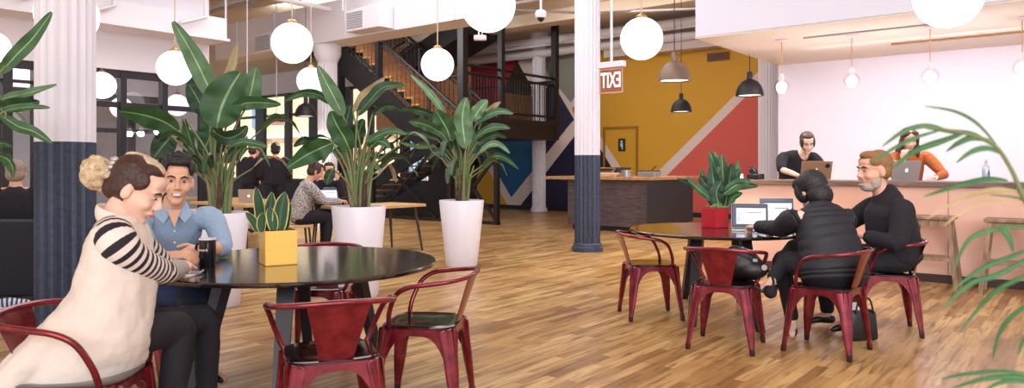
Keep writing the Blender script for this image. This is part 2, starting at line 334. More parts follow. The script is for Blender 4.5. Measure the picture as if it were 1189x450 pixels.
    def lathe(s, prof, c=(0, 0, 0), seg=32, mi=0, wob=None, close=True):
        c = Vector(c); rings = []
        for r, z in prof:
            rings.append([s.b.verts.new(c + Vector(((r * (wob(k / seg) if wob else 1)) * math.cos(2 * PI * k / seg), (r * (wob(k / seg) if wob else 1)) * math.sin(2 * PI * k / seg), z))) for k in range(seg)])
        for i in range(len(rings) - 1):
            for k in range(seg):
                f = s.b.faces.new((rings[i][k], rings[i][(k + 1) % seg], rings[i + 1][(k + 1) % seg], rings[i + 1][k])); f.material_index = mi
        if close:
            f = s.b.faces.new(list(reversed(rings[0]))); f.material_index = mi; f = s.b.faces.new(rings[-1]); f.material_index = mi
        return s
    def ell(s, c, r, rot=None, mi=0, lev=3, fn=None):
        g = bmesh.ops.create_icosphere(s.b, subdivisions=lev, radius=1)
        for v in g['verts']:
            p = v.co.copy()
            if fn: p = fn(p)
            p = Vector((p.x * r[0], p.y * r[1], p.z * r[2]))
            if rot is not None: p = rot @ p
            v.co = p + Vector(c)
        if mi:
            for f in {f for v in g['verts'] for f in v.link_faces}: f.material_index = mi
        return s
    def blade(s, pts, width, side=None, fold=.25, prof=None, nl=16, nw=6, wav=.04, mi=0, end=.08):
        """a leaf: pts centre line, side: width direction hint"""
        pts = [Vector(p) for p in pts]; n0 = len(pts); P = []
        for k in range(nl + 1):
            t = k / nl * (n0 - 1); i = min(int(t), n0 - 2); t -= i
            p0, p1, p2, p3 = pts[max(i - 1, 0)], pts[i], pts[i + 1], pts[min(i + 2, n0 - 1)]
            P.append(.5 * ((2 * p1) + (p2 - p0) * t + (2 * p0 - 5 * p1 + 4 * p2 - p3) * t * t + (3 * p1 - p0 - 3 * p2 + p3) * t ** 3))
        rows = []; ph = random.random() * 9
        for k in range(nl + 1):
            u = k / nl; tn = (P[min(k + 1, nl)] - P[max(k - 1, 0)]).normalized()
            sd = Vector(side) if side is not None else Vector((1, 0, 0)); sd = (sd - tn * sd.dot(tn)).normalized(); nm = tn.cross(sd)
            wd = (prof(u) if prof else (math.sin(PI * min(1, (u * .94 + .03)) ** .85) ** .75)) * width / 2
            rows.append([s.b.verts.new(P[k] + sd * (wd * (2 * j / nw - 1)) + nm * (fold * wd * abs(2 * j / nw - 1) + wav * wd * math.sin(u * 17 + ph + (j > nw / 2) * 2) * abs(2 * j / nw - 1) * 1.5)) for j in range(nw + 1)])
        for k in range(nl):
            for j in range(nw):
                f = s.b.faces.new((rows[k][j], rows[k][j + 1], rows[k + 1][j + 1], rows[k + 1][j])); f.material_index = mi
                for lp, q in zip(f.loops, ((j, k), (j + 1, k), (j + 1, k + 1), (j, k + 1))): lp[s.uv].uv = (2 * q[0] / nw - 1, q[1] / nl)
        s.recalc = False
        return s

def text_mesh(body, size, depth=.001, mirror=False):
    cu = bpy.data.curves.new('t', 'FONT'); cu.body = body; cu.size = size; cu.extrude = depth; cu.align_x = 'CENTER'; cu.align_y = 'CENTER'; cu.offset = size * .012
    o = bpy.data.objects.new('t', cu); COL.objects.link(o); dg = bpy.context.evaluated_depsgraph_get()
    me = bpy.data.meshes.new_from_object(o.evaluated_get(dg)); bpy.data.objects.remove(o)
    b = B(); b.b.from_mesh(me)
    if mirror: b.b.transform(Matrix.Scale(-1, 4, (1, 0, 0)))
    return b

def struct(name, bm, m, parent=None, smooth=False, **k):
    o = obj(name, bm, m, parent, smooth, **k)
    if parent is None: o['kind'] = 'structure'
    return o

# ================================================================ the setting
Rm = Matrix((AX, BX, Vector((0, 0, 1)))).transposed()
def rbox(b, a0, a1, b0, b1, z0, z1, mi=0, bev=0):
    return b.box(R((a0 + a1) / 2, (b0 + b1) / 2, (z0 + z1) / 2), (a1 - a0, b1 - b0, z1 - z0), rot=Rm, mi=mi, bev=bev)
ROOM = B(); ROOM.b.free()
def rstruct(name, fn, m):
    """structure mesh whose own axes follow the room"""
    b = B(); fn(b); o = struct(name, b, m); o.location = OR; o.rotation_euler = (0, 0, RA); return o
def lbox(b, a0, a1, b0, b1, z0, z1, mi=0, bev=0):
    return b.box(((a0 + a1) / 2, (b0 + b1) / 2, (z0 + z1) / 2), (a1 - a0, b1 - b0, z1 - z0), mi=mi, bev=bev)
ZC = 5.0
rstruct('floor', lambda b: lbox(b, -28, 14, -9, 15, -.12, 0), M['floor'])
rstruct('ceiling', lambda b: lbox(b, -28, 14, -7, 15.3, ZC, ZC + .2), M['ceil'])
# back wall with its painted mural; windows further left
def back_wall(b):
    lbox(b, -9.7, 2.2, 15.0, 15.3, 0, ZC, mi=0)
    lbox(b, -28, -9.7, 15.0, 15.3, 4.15, ZC, mi=0); lbox(b, -28, -9.7, 15.0, 15.3, 0, .7, mi=7)
    def P(pts, mi, lay):
        q = [onb(x, y, 15.0) for x, y in pts]
        b.poly([(a, 15.0 - .003 * lay, z) for a, z in q], mi)
    P([(548, 60), (600, 60), (600, 246), (548, 246)], 6, 1)
    P([(600, 60), (672, 60), (672, 250), (600, 250)], 6, 1)
    P([(545, 58), (672, 62), (672, 152), (545, 150)], 5, 2)
    P([(545, 68), (603, 70), (590, 95), (578, 118), (560, 150), (545, 150)], 4, 3)
    P([(632, 60), (672, 60), (672, 106), (663, 119), (637, 87), (632, 74)], 8, 3)
    P([(640, 96), (649, 108), (667, 139), (655, 152), (628, 152), (628, 110)], 6, 3)
    P([(664, 126), (672, 118), (672, 136), (669, 136)], 9, 3)
    P([(548, 150), (620, 150), (640, 175), (596, 232), (566, 190), (548, 164)], 3, 4)
    P([(626, 150), (664, 150), (632, 190), (626, 190)], 6, 5)
    P([(548, 193), (566, 193), (594, 241), (548, 240)], 1, 5)
    P([(562, 187), (569, 185), (602, 243), (592, 242)], 5, 6)
    P([(591, 233), (665, 141), (672, 141), (672, 152), (601, 243)], 5, 7)
    # yellow, the pale diagonal and the coral corner
    P([(672, 60), (884, 45), (884, 230), (672, 235)], 1, 1)
    P([(672, 150), (686, 150), (712, 196), (712, 245), (672, 245)], 7, 2)
    P([(684, 150), (692, 150), (723, 197), (712, 197)], 5, 3)
    P([(900, 75), (900, 262), (700, 262), (734, 234)], 2, 2)
    P([(900, 64), (900, 78), (735, 243), (720, 243)], 5, 3)
rstruct('wall_back', back_wall, [M['white'], M['yellow'], M['coral'], M['teal'], M['crimson'], M['stripe'], M['deepnavy'], M['darkwall'], M['greygreen'], M['orange']])
rstruct('baseboard_back', lambda b: lbox(b, -9.7, .3, 14.96, 15.0, 0, .12), M['black'])
def win_back(b):
    for a, w_ in ((-26.8, .3), (-24.3, .5), (-22.7, .12), (-21, .6), (-19.1, .35), (-17.5, .4), (-16.4, .1), (-15.4, .3), (-14.2, .22), (-12.5, .3), (-11.2, .2), (-9.8, .2)):
        lbox(b, a - w_ / 2, a + w_ / 2, 14.9, 15.05, .7, 4.15)
    for z in (.75, 3.3, 4.1): lbox(b, -28, -9.7, 14.93, 15.03, z - .05, z + .05)
rstruct('window_1', win_back, M['black'])
rstruct('window_2', lambda b: lbox(b, -28, -9.7, 15.1, 15.12, .7, 4.15), M['glass'])
def facade(b):
    lbox(b, -70, 4, 24, 24.5, -2, 14, mi=0)
    for i in range(9):
        for z in (.2, 3.4, 6.8):
            a = -64 + i * 7.0; lbox(b, a, a + 1.5, 23.9, 24.05, z + .3, z + 2.5, mi=1); lbox(b, a - .15, a + 1.65, 23.86, 23.98, z + 2.5, z + 2.7, mi=2)
            lbox(b, a + .7, a + .8, 23.84, 23.95, z + .3, z + 2.5, mi=2)
    lbox(b, -70, 4, 23.7, 24, 3.0, 3.2, mi=2)
fo = rstruct('wall_across_street', facade, [M['tan'], M['facblue'], M['facwhite']]); 
rstruct('trim_street', lambda b: lbox(b, -70, 4, 15.4, 24, -.3, -.1), M['tan'])
# left glazed partition with the white wall above
rstruct('wall_left', lambda b: lbox(b, -6.1, -5.9, -7, 4.35, 2.73, ZC), M['white'])
def win_left(b):
    lbox(b, -6.05, -5.93, -7, 4.35, 2.62, 2.73); lbox(b, -6.04, -5.95, -7, 4.35, 2.16, 2.24); lbox(b, -6.04, -5.95, -7, 4.35, .0, .15)
    lbox(b, -6.04, -5.95, -7, 1.84, 2.42, 2.46)
    for bb, w_ in ((-3, .1), (-1.2, .1), (.2, .1), (1.45, .12), (1.84, .16), (2.98, .09), (3.62, .09), (4.3, .14)):
        lbox(b, -6.06, -5.92, bb - w_ / 2, bb + w_ / 2, 0, 2.7)
rstruct('window_3', win_left, M['black'])
rstruct('window_4', lambda b: lbox(b, -6.0, -5.985, -7, 4.35, .1, 2.65), M['glass'])
def win_inner(b):
    lbox(b, -8.9, -8.8, -7, 5.6, 2.5, 2.62); lbox(b, -8.9, -8.8, -7, 5.6, 1.9, 1.98); lbox(b, -8.88, -8.82, -7, 5.6, .0, .1)
    for i in range(9):
        lbox(b, -8.92, -8.78, -5.6 + i * 1.25 - (.12 if i % 3 == 0 else .05), -5.6 + i * 1.25 + (.12 if i % 3 == 0 else .05), 0, 2.6)
rstruct('window_5', win_inner, M['black'])
rstruct('trim_left_room', lambda b: (lbox(b, -9.0, -8.7, -7, 5.6, 2.62, 3.1), lbox(b, -8.7, -6.1, -7, 4.35, 3.0, 3.1)), M['duct'])
rstruct('wall_left_far', lambda b: lbox(b, -13.2, -13, -7, 8, 0, ZC), M['white'])
# bar zone
def soffit(b):
    lbox(b, 1.6, 14, 6.97, 10.5, 2.96, ZC, mi=0); lbox(b, 1.6, 14, 6.97, 10.5, 2.94, 2.955, mi=1)
rstruct('ceiling_soffit', soffit, [M['soffit'], M['underside']])
rstruct('wall_bar', lambda b: lbox(b, 1.6, 14, 10.2, 10.45, 0, 2.94), M['barwall'])
# beams and ducts
def beam(b):
    lbox(b, -9.9, -1.75, 6.72, 7.3, 3.66, 4.42)
    for a in (-9.0, -7.6, -6.9, -5.3, -3.9, -2.5): lbox(b, a - .02, a + .02, 6.69, 6.74, 3.66, 4.42)
rstruct('trim_duct_beam', beam, M['duct'])
rstruct('trim_duct_left', lambda b: (lbox(b, -5.9, -5.35, -7, 4.35, 3.32, 3.66), lbox(b, -5.9, -5.3, -7, 4.38, 3.29, 3.33)), M['duct'])
rstruct('trim_cornice', lambda b: (lbox(b, -4.4, 1.0, 14.5, 15, 4.12, 4.5), lbox(b, -15, -9.7, 14.4, 15, 4.2, 4.6)), M['ledge'])
rstruct('trim_ceiling_beams', lambda b: [lbox(b, -9.5, .6, q, q + .45, 4.72, ZC) for q in (9.0, 12.2)] + [lbox(b, q, q + .4, -6, 6.7, 4.75, ZC) for q in (-5, -1.5)], M['ceil'])

# ================================================================ columns
def flute(u): return 1 - .085 * abs(math.sin(PI * 20 * u))
def column(a, b_, label, zt=ZC):
    t = thing('column', label, 'column', R(a, b_), RA, 'fluted cast iron columns')
    b = B(); b.lathe([(.19, 1.425), (.19, zt - .35), (.2, zt - .3)], seg=160, wob=flute, close=True); b.lathe([(.2, zt - .3), (.26, zt - .2), (.27, zt - .1), (.27, zt)], seg=48)
    obj('upper_shaft', b, M['colwhite'], t)
    b = B(); b.lathe([(.192, .12), (.19, 1.425)], seg=160, wob=flute)
    obj('lower_shaft', b, M['navy'], t)
    b = B(); b.lathe([(.235, 0), (.235, .06), (.215, .075), (.215, .1), (.2, .125)], seg=48); obj('base', b, M['navy'], t)
    return t
column(0, 0, 'fluted white column with navy lower half beside the woman in the cream vest')
column(-.2, 7.15, 'fluted column, white above and navy below, standing free on the open floor by the exit sign')
for (a, b_, lab, zt) in ((-6.2, 7.0, 'white fluted column holding up the long white duct beside the stairs', 3.66), (-6.55, 14.55, 'plain white column in front of the mural', ZC), (.05, 14.1, 'white column at the end of the coral wall beside the bar', ZC)):
    t = thing('column', lab, 'column', R(a, b_), RA, 'white columns')
    b = B(); b.lathe([(.19, .12), (.19, zt - .35)], seg=120, wob=flute); b.lathe([(.19, zt - .35), (.26, zt - .2), (.27, zt)], seg=48); obj('upper_shaft', b, M['colwhite'], t)
    b = B(); b.lathe([(.235, 0), (.235, .06), (.2, .125)], seg=48); obj('base', b, M['colwhite'], t)

# ================================================================ steel stairs
st = thing('staircase', 'black steel switchback staircase with wooden steps and an upper landing', 'staircase', R(-7.5, 11.5), RA)
TL = PM[st.name].inverted() @ (Matrix.Translation(OR) @ Matrix.Rotation(RA, 4, 'Z'))   # room frame -> stair frame
def spart(name, fn, m, parent=None, smooth=False):
    b = B(); fn(b); b.b.transform(TL); return obj(name, b, m, parent or st, smooth)
for (bb, zt, w_) in ((10.1, 4.72, .17), (11.47, ZC, .13), (13.7, ZC, .15)): spart('post', lambda b: lbox(b, -5.4 - w_ / 2, -5.4 + w_ / 2, bb - w_ / 2, bb + w_ / 2, 0 if bb < 11 else 1.95, zt), M['blackstair'])
spart('post', lambda b: lbox(b, -9.85, -9.65, 10.0, 10.2, 0, 4.4), M['blackstair']); spart('post', lambda b: lbox(b, -8.28, -8.14, 10.02, 10.16, 3.3, 4.65), M['blackstair'])
def landing(b):
    lbox(b, -8.2, -5.35, 11.4, 13.75, 1.95, 2.35); lbox(b, -6.4, -5.35, 10.05, 11.5, 1.95, 2.2)
    lbox(b, -5.5, -5.33, 10.05, 13.75, 2.3, 2.42); lbox(b, -11.5, -9.6, 10.05, 13.3, 4.2, 4.4)
spart('landing', landing, M['blackstair'])
def zt_(a): return 2.09 + .735 * (-6.5 - a)
for bb in (10.1, 11.45):
    spart('stringer', lambda b: b.prism([(-6.1, bb, zt_(-6.1) + .05), (-9.75, bb, zt_(-9.75)), (-9.75, bb, zt_(-9.75) - .75), (-6.1, bb, zt_(-6.1) - .6)], (0, .06, 0)), M['blackstair'])
    def rail(b):
        for dz, r in ((1.06, .04), (.92, .022), (.12, .022)):
            b.rod((-5.4, bb, zt_(-5.55) + dz), (-9.7, bb, zt_(-9.7) + dz), r)
        for i in range(26):
            a = -5.7 - i * .155; b.rod((a, bb, zt_(a)), (a, bb, zt_(a) + 1.05), .045 if i in (5, 16) else .010, seg=6)
    spart('railing', rail, M['blackstair'])
for i in range(13):
    a = -6.35 - i * .255; z = 2.2 + i * .185
    spart('step', lambda b: (lbox(b, a - .28, a + .02, 10.18, 11.43, z + .145, z + .185), lbox(b, a - .02, a, 10.18, 11.43, z - .04, z + .15)), M['stairwood'])
# upper flight rising back over the landing
def upper(b):
    q = [onb(470, 84, 11.6), onb(541, 38, 11.6), onb(541, 22, 11.6), onb(500, 40, 11.6), onb(462, 66, 11.6)]
    b.prism([(a, 11.6, min(z, 4.98)) for a, z in q], (0, 1.3, 0))
spart('upper_flight', upper, M['blackstair'])
def upper_rail(b):
    for (p, q) in (((400, 88), (470, 30)), ((418, 96), (486, 42)), ((396, 66), (440, 34))):
        a0, z0 = onb(*p, 12.9); a1, z1 = onb(*q, 12.9); b.rod((a0, 12.9, min(z0, 4.9)), (a1, 12.9, min(z1, 4.95)), .03)
spart('railing', upper_rail, M['blackstair'])
spart('wood_panel', lambda b: lbox(b, -12, -8.1, 13.3, 13.4, 2.4, 4.9), M['stairwood'])
# landing guard rails
def guard(b):
    for z in (3.56, 3.38): b.rod((-5.4, 10.1, z), (-5.4, 13.7, z), .035)
    b.rod((-5.4, 10.1, 2.55), (-5.4, 13.7, 2.55), .03); b.rod((-5.4, 13.7, 3.5), (-8.2, 13.7, 3.5), .03); b.rod((-5.4, 10.1, 3.3), (-6.4, 10.1, 3.3), .03)
    for i in range(34): b.rod((-5.4, 10.2 + i * .105, 2.4), (-5.4, 10.2 + i * .105, 3.4), .009, seg=6)
    for i in range(16): b.rod((-5.4 - i * .17, 13.7, 2.4), (-5.4 - i * .17, 13.7, 3.5), .012, seg=6)
spart('guard_rail', guard, M['blackstair'])
spart('gable_panel', lambda b: b.prism([(-5.9, 12.1, 2.9), (-5.9, 12.75, 3.95), (-5.9, 13.35, 3.35), (-5.9, 13.35, 2.9)], (-.08, 0, 0)), M['blackstair'])
spart('slat_panel', lambda b: [lbox(b, -5.85, -5.8, 11.9 + i * .11, 11.95 + i * .11, 2.4, 3.1) for i in range(13)], M['ventbrown'])
# lower flight and braced frame
def lz(a): return (a + 12.0) * .46
for bb in (11.7, 13.0):
    spart('stringer', lambda b: b.prism([(-12.0, bb, 0), (-11.6, bb, 0), (-7.9, bb, 1.7), (-7.9, bb, 1.95), (-8.2, bb, 1.95), (-12.0, bb, .25)], (0, .06, 0)), M['blackstair'])
    spart('railing', lambda b: [b.rod((-11.9, bb, lz(-11.9) + d), (-7.9, bb, lz(-7.9) + d), .03) for d in (.5, .75, 1.0)] + [b.rod((-11.8 + i * .5, bb, lz(-11.8 + i * .5)), (-11.8 + i * .5, bb, lz(-11.8 + i * .5) + 1.0), .02) for i in range(8)], M['blackstair'])
for i in range(10):
    a = -11.85 + i * .4; spart('step', lambda b: lbox(b, a, a + .38, 11.75, 13.0, .16 + i * .182, .20 + i * .182), M['stairwood'])
def encl(b):
    q = [onb(x, y, 10.9) for x, y in ((502, 168), (540, 168), (530, 205), (530, 257), (432, 258), (432, 236), (470, 230), (502, 205))]
    b.prism([(a, 10.9, max(z, .02)) for a, z in q], (0, .75, 0))
spart('under_stair_panel', encl, M['blackstair'])
def brace(b):
    a0, a1 = -5.75, -4.38
    for a in (a0, a1): lbox(b, a - .05, a + .05, 10.02, 10.12, 0, 1.55)
    lbox(b, -8.4, a1 + .05, 10.0, 10.14, 0, .07); lbox(b, -8.4, a1 + .05, 10.02, 10.12, 1.5, 1.95 if False else 1.58)
    b.bar((a0, 10.07, .08), (a1, 10.07, 1.5), .06, .06); b.bar((a0, 10.07, 1.5), (a1, 10.07, .08), .06, .06)
    b.bar((-8.2, 10.07, .08), (-6.0, 10.07, 1.9), .06, .06); b.bar((-8.2, 10.07, 1.5), (-6.2, 10.07, .08), .06, .06)
    lbox(b, -8.45, -8.35, 10.02, 10.12, 0, 1.58); b.prism([(a1 + .05, 10.05, 1.58), (a0, 10.05, 1.58), (-5.4, 10.05, 1.95), (-5.2, 10.05, 1.95)], (0, .05, 0))
spart('brace_frame', brace, M['blackstair'])

# ================================================================ kitchen counter
kc = thing('kitchen_island', 'long grey kitchen island with butcher block top in front of the yellow wall', 'counter', R(-1.75, 11.25), RA)
def kpart(name, fn, m, parent=kc, bev=0):
    b = B(); fn(b); b.b.transform(PM[kc.name].inverted() @ (Matrix.Translation(OR) @ Matrix.Rotation(RA, 4, 'Z'))); return obj(name, b, m, parent, False)
kpart('toe_kick', lambda b: lbox(b, -2.55, -.98, 10.28, 12.3, 0, .12), M['black'])
kpart('cabinet_front', lambda b: lbox(b, -2.62, -.9, 10.2, 10.3, .1, 1.0), M['cabinet'])
kpart('cabinet_body', lambda b: lbox(b, -2.62, -.9, 10.3, 12.35, .1, 1.0), M['cabinetdark'])
kpart('worktop', lambda b: lbox(b, -3.15, -.72, 10.08, 12.45, 1.0, 1.06, bev=.006), M['countertop'])
kpart('outlet', lambda b: lbox(b, -2.45, -2.36, 10.17, 10.2, .78, .9), M['black'])

# ================================================================ bar counter
bc = thing('bar_counter', 'long pink bar counter with wooden top running to the right', 'counter', R(6, 7.3), RA)
def bpart(name, fn, m):
    b = B(); fn(b); b.b.transform(PM[bc.name].inverted() @ (Matrix.Translation(OR) @ Matrix.Rotation(RA, 4, 'Z'))); return obj(name, b, m, bc, False)
bpart('front_panel', lambda b: [lbox(b, x + .003, x + 1.197, 6.97, 7.04, .09, 1.035) for x in [2.09 + 1.2 * i for i in range(9)]], M['barfront'])
bpart('body', lambda b: lbox(b, 2.1, 12.8, 7.04, 7.6, 0, 1.035), M['barfront'])
bpart('baseboard', lambda b: lbox(b, 2.09, 12.9, 6.95, 6.975, 0, .09), M['basebrown'])
bpart('bar_top', lambda b: lbox(b, 2.02, 12.9, 6.9, 7.68, 1.035, 1.09, bev=.006), M['bartop'])

# ================================================================ hanging lights
def globe_light(px, py, dpx, label, d=.4, Y=None):
    Y = Y or d * F / dpx; p = W(px, py, Y); r = dpx / F * Y / 2
    t = thing('globe_pendant_light', label, 'ceiling light', p, 0, 'white globe pendant lights')
    b = B(); b.lathe([(.001, -r)] + [(r * math.cos(math.radians(q)), r * math.sin(math.radians(q))) for q in range(-84, 79, 6)] + [(r * .2, r * .985)], seg=40, close=False)
    obj('globe', b, M['globe'], t)
    b = B(); b.lathe([(.05, r * .96), (.055, r + .01), (.03, r + .03), (.01, r + .04), (.008, r + .07)], seg=20); obj('cap', b, M['brass'], t)
    b = B(); b.rod((0, 0, r + .05), (0, 0, ZC - p.z), .007, seg=6); obj('cord', b, M['cord'], t)
    b = B(); b.lathe([(.06, ZC - p.z - .03), (.06, ZC - p.z)], seg=20); obj('canopy', b, M['duct'], t)
    l = bpy.data.lights.new('globe_bulb', 'POINT'); l.energy = 16; l.color = (1, .93, .88); l.shadow_soft_size = r
    return t
globe_light(567, 6, 63, 'large globe light over the open floor, cut off by the top of the photo')
globe_light(339, 50, 47, 'white globe light hanging in front of the long white duct')
globe_light(203, 79, 40, 'white globe light hanging before the glass partition, beside a tall upright leaf')
globe_light(118, 99, 31, 'white globe light half hidden by the right edge of the thick fluted column')
globe_light(361, 94, 32, 'small globe light in front of the white column, just below a larger globe')
globe_light(508, 75, 38, 'white globe light hanging in front of the black staircase')
globe_light(745, 45, 49, 'white globe light hanging right of the exit sign')
globe_light(1101, -5, 74, 'globe light cut off by the top edge in front of the bar soffit')
globe_light(-8, 55, 36, 'globe light cut off by the left edge of the photo', Y=8.5)
globe_light(78, 18, 67, 'globe light hidden behind the thick fluted column, showing on both its sides', d=.45, Y=5.75)
globe_light(206, 122, 25, 'dim globe light seen through the glass partition below a brighter globe', Y=13.6)
globe_light(141, 125, 24, 'dim globe light seen through the glass partition behind a broad leaf', Y=13.2)

def dome_light(px, py, wpx, Y, label, m, zc=ZC):
    p = W(px, py, Y); r = wpx / F * Y / 2; h = r * 1.15
    t = thing('dome_pendant_light', label, 'ceiling light', p, 0, 'metal dome pendant lights')
    b = B(); pr = [(r * 1.03, -h * .55), (r, -h * .42), (r * .95, -h * .2), (r * .82, .08 * h), (r * .6, .33 * h), (r * .34, .47 * h), (r * .2, .52 * h)]
    b.lathe(pr + [(x - .008, z - .006) for x, z in reversed(pr)], seg=40, close=False); obj('shade', b, m, t)
    b = B(); b.lathe([(r * .2, .5 * h), (r * .2, .9 * h), (r * .14, 1.0 * h), (.01, 1.02 * h)], seg=20); obj('socket', b, m, t)
    b = B(); b.lathe([(.01, -h * .5), (r * .93, -h * .5), (r * .93, -h * .48), (.01, -h * .44)], seg=32); obj('diffuser', b, M['shadein'], t)
    b = B(); b.rod((0, 0, h), (0, 0, zc - p.z), .006, seg=6); obj('cord', b, M['cordblack'], t)
    l = bpy.data.lights.new('dome_lamp', 'SPOT'); l.energy = 150; l.color = (1, .84, .62); l.spot_size = 2.3; l.spot_blend = .7; l.shadow_soft_size = .08
    lo = bpy.data.objects.new('dome_lamp', l); COL.objects.link(lo); lo.location = p + Vector((0, 0, -h * .6))
    return t
dome_light(783, 82, 37, 9.2, 'grey-brown dome pendant lamp in front of the yellow wall', M['bronze'])
dome_light(791, 122, 24, 14.2, 'small black dome pendant lamp below the grey-brown one', M['black'])
dome_light(870.5, 101, 31, 11.0, 'black dome pendant lamp at the end of the white soffit', M['black'])
dome_light(355, 127, 25, 14.0, 'black dome pendant lamp hanging left of the white column, behind the middle plant', M['black'])
dome_light(190, 138, 22, 14.5, 'black dome pendant lamp behind the glass partition', M['black'])

def bulb_light(px, py, Y, label, zc=2.94):
    p = W(px, py, Y)
    t = thing('glass_bulb_pendant_light', label, 'ceiling light', p, 0, 'clear glass bulb pendants over the bar')
    r = .095
    b = B(); b.lathe([(.03, r * 1.25), (.034, r * .95)] + [(r * math.cos(math.radians(q)), r * math.sin(math.radians(q))) for q in range(66, -70, -8)] + [(.02, -r)], seg=28, close=False); obj('glass_shade', b, M['bulbglass'], t)
    b = B(); b.ell((0, 0, -.012), (.07, .07, .07), lev=3); obj('bulb', b, M['bulb'], t)
    b = B(); b.lathe([(.025, .045), (.03, .11), (.034, .13), (.02, .15), (.006, .17)], seg=16); obj('socket', b, M['white'], t)
    b = B(); b.rod((0, 0, .16), (0, 0, zc - p.z), .006, seg=6); obj('cord', b, M['copper'], t)
    b = B(); b.lathe([(.02, zc - p.z - .03), (.075, zc - p.z - .012), (.075, zc - p.z)], seg=24); obj('canopy', b, M['white'], t)
    l = bpy.data.lights.new('bar_bulb', 'POINT'); l.energy = 26; l.color = (1, .93, .93); l.shadow_soft_size = .09
    lo = bpy.data.objects.new('bar_bulb', l); COL.objects.link(lo); lo.location = p + Vector((0, 0, -.12))
bulb_light(907.5, 100, 9.73, 'clear glass bulb pendant nearest the column, above the person in black')
bulb_light(989, 93, 9.41, 'second clear glass bulb pendant from the column, over the bar')
bulb_light(1080, 88, 8.8, 'clear glass bulb pendant below the big globe light, above the woman in orange plaid')
bulb_light(1187, 78, 8.3, 'clear glass bulb pendant at the right edge of the photo')

# exit sign (seen from behind, mirrored)
p = W(710, 90, 6.6); es = thing('exit_sign', 'hanging exit sign seen from behind with mirrored letters', 'sign', p, RA)
b = B(); b.box((0, 0, .115), (.27, .06, .055), bev=.006); obj('housing', b, M['white'], es, False)
b = B(); b.box((0, 0, -.03), (.235, .012, .22)); obj('panel', b, M['exitbrown'], es, False)
b = B(); [b.box(c, s_) for c, s_ in (((0, -.008, .075), (.235, .004, .012)), ((0, -.008, -.135), (.235, .004, .012)), ((-.115, -.008, -.03), (.01, .004, .22)), ((.115, -.008, -.03), (.01, .004, .22)))]; obj('frame', b, M['signred'], es, False)
b = text_mesh('EXIT', .155, .002, mirror=True); b.b.transform(Matrix.Translation((0, -.012, -.03)) @ Matrix.Rotation(PI / 2, 4, 'X') @ Matrix.Diagonal((.66, 1.25, 1, 1))); obj('lettering', b, mat('exit_letters', (250, 240, 236), .5, emit=(255, 240, 236), estr=.6), es, False)
b = B(); b.rod((0, 0, .14), (0, 0, ZC - p.z), .012); obj('rod', b, M['white'], es)

# camera dome, fittings, vents, pipes
p = W(628, 19, 9.0); t = thing('security_camera', 'white dome security camera hanging on a rod from the ceiling', 'camera', p)
b = B(); b.lathe([(.06, -.02), (.07, 0), (.07, .05), (.045, .075), (.02, .08)], seg=24); obj('housing', b, M['white'], t)
b = B(); b.lathe([(.005, -.07), (.035, -.05), (.045, -.02)], seg=20); obj('lens_dome', b, M['black'], t)
b = B(); b.rod((0, 0, .07), (0, 0, ZC - p.z), .014); obj('rod', b, M['white'], t)
p = W(557.5, 44, 11); t = thing('ceiling_speaker', 'small white fitting hanging between the black stair posts', 'fitting', p)
b = B(); b.box((0, 0, 0), (.19, .1, .08), bev=.02); obj('body', b, M['ledge'], t)
b = B(); b.rod((-.02, 0, .03), (-.02, 0, ZC - p.z), .012); b.rod((.03, 0, .03), (.03, 0, ZC - p.z), .007); obj('rod', b, M['white'], t)
def ac(px0, px1, py0, py1, lab):
    a0, z1 = onb(px0, py0, 6.45); a1, z0 = onb(px1, py1, 6.45)
    t = thing('air_conditioning_grille', lab, 'air vent', R((a0 + a1) / 2, 6.55, (z0 + z1) / 2), RA, 'air vents on the white duct'); w_ = a1 - a0; h = z1 - z0
    b = B(); b.box((0, 0, 0), (w_, .34, h), bev=.01); obj('housing', b, M['duct'], t, False)
    b = B(); 
    for i in range(7): b.box((-w_ * .22, -.18, -h * .34 + h * .11 * i), (w_ * .46, .02, h * .045))
    obj('grille', b, M['grille'], t, False)
ac(299, 334, 41, 57, 'square air vent box on the white duct left of the globe light')
ac(405, 444, 13, 31, 'air vent box on the white duct above the staircase')
t = thing('wall_vent', 'brown air vent high on the yellow wall', 'air vent', R(-1.45, 14.97, 3.93), RA)
b = B(); b.box((0, 0, 0), (.55, .04, .2)); obj('frame', b, M['ventbrown'], t, False)
b = B(); [b.box((-.24 + i * .04, -.022, 0), (.015, .01, .15)) for i in range(13)]; obj('slat', b, M['basebrown'], t, False)
def pipe(lab, pts, r, m=None, name='ceiling_pipe', cat='pipe', grp='pipes under the ceiling'):
    b = B(); b.tube([R(*p) for p in pts], r, seg=10, side=(0, 0, 1)); return tag(obj(name, b, m or M['duct']), lab, cat, grp)
pipe('upper white pipe running along the top of the back wall', [(-9.5, 14.3, 4.72), (1, 14.3, 4.72)], .13)
pipe('lower white pipe running along the top of the back wall', [(-9.5, 14.45, 4.42), (1, 14.45, 4.42)], .11)
pipe('thin pipe between the two thick white ones on the back wall', [(-9.5, 14.0, 4.55), (1, 14.0, 4.55)], .03)
pipe('pipe crossing the ceiling in front of the exit sign', [(-4.5, 9.5, 4.55), (2, 9.5, 4.55)], .035)
pipe('thin grey conduit curving across the ceiling by the security camera', [(-4.2, 8.2, 4.9), (-4.1, 8.6, 4.6), (-3.6, 9.3, 4.42), (-2.2, 10.2, 4.3), (.5, 11.6, 4.3)], .025, M['grille'])
pipe('thick white pipe above the long duct', [(-9.8, 6.4, 4.75), (-2, 6.4, 4.75)], .09)
pipe('thin grey pipe above the long duct', [(-9.8, 6.1, 4.55), (-2, 6.1, 4.55)], .04, M['grille'])
pipe('white pipe running above the glass partition', [(-5.5, -4, 4.2), (-5.5, 6.5, 4.2)], .05)
pipe('thin pipe running above the glass partition near the ceiling', [(-5.0, -4, 4.6), (-5.0, 6.5, 4.6)], .035)
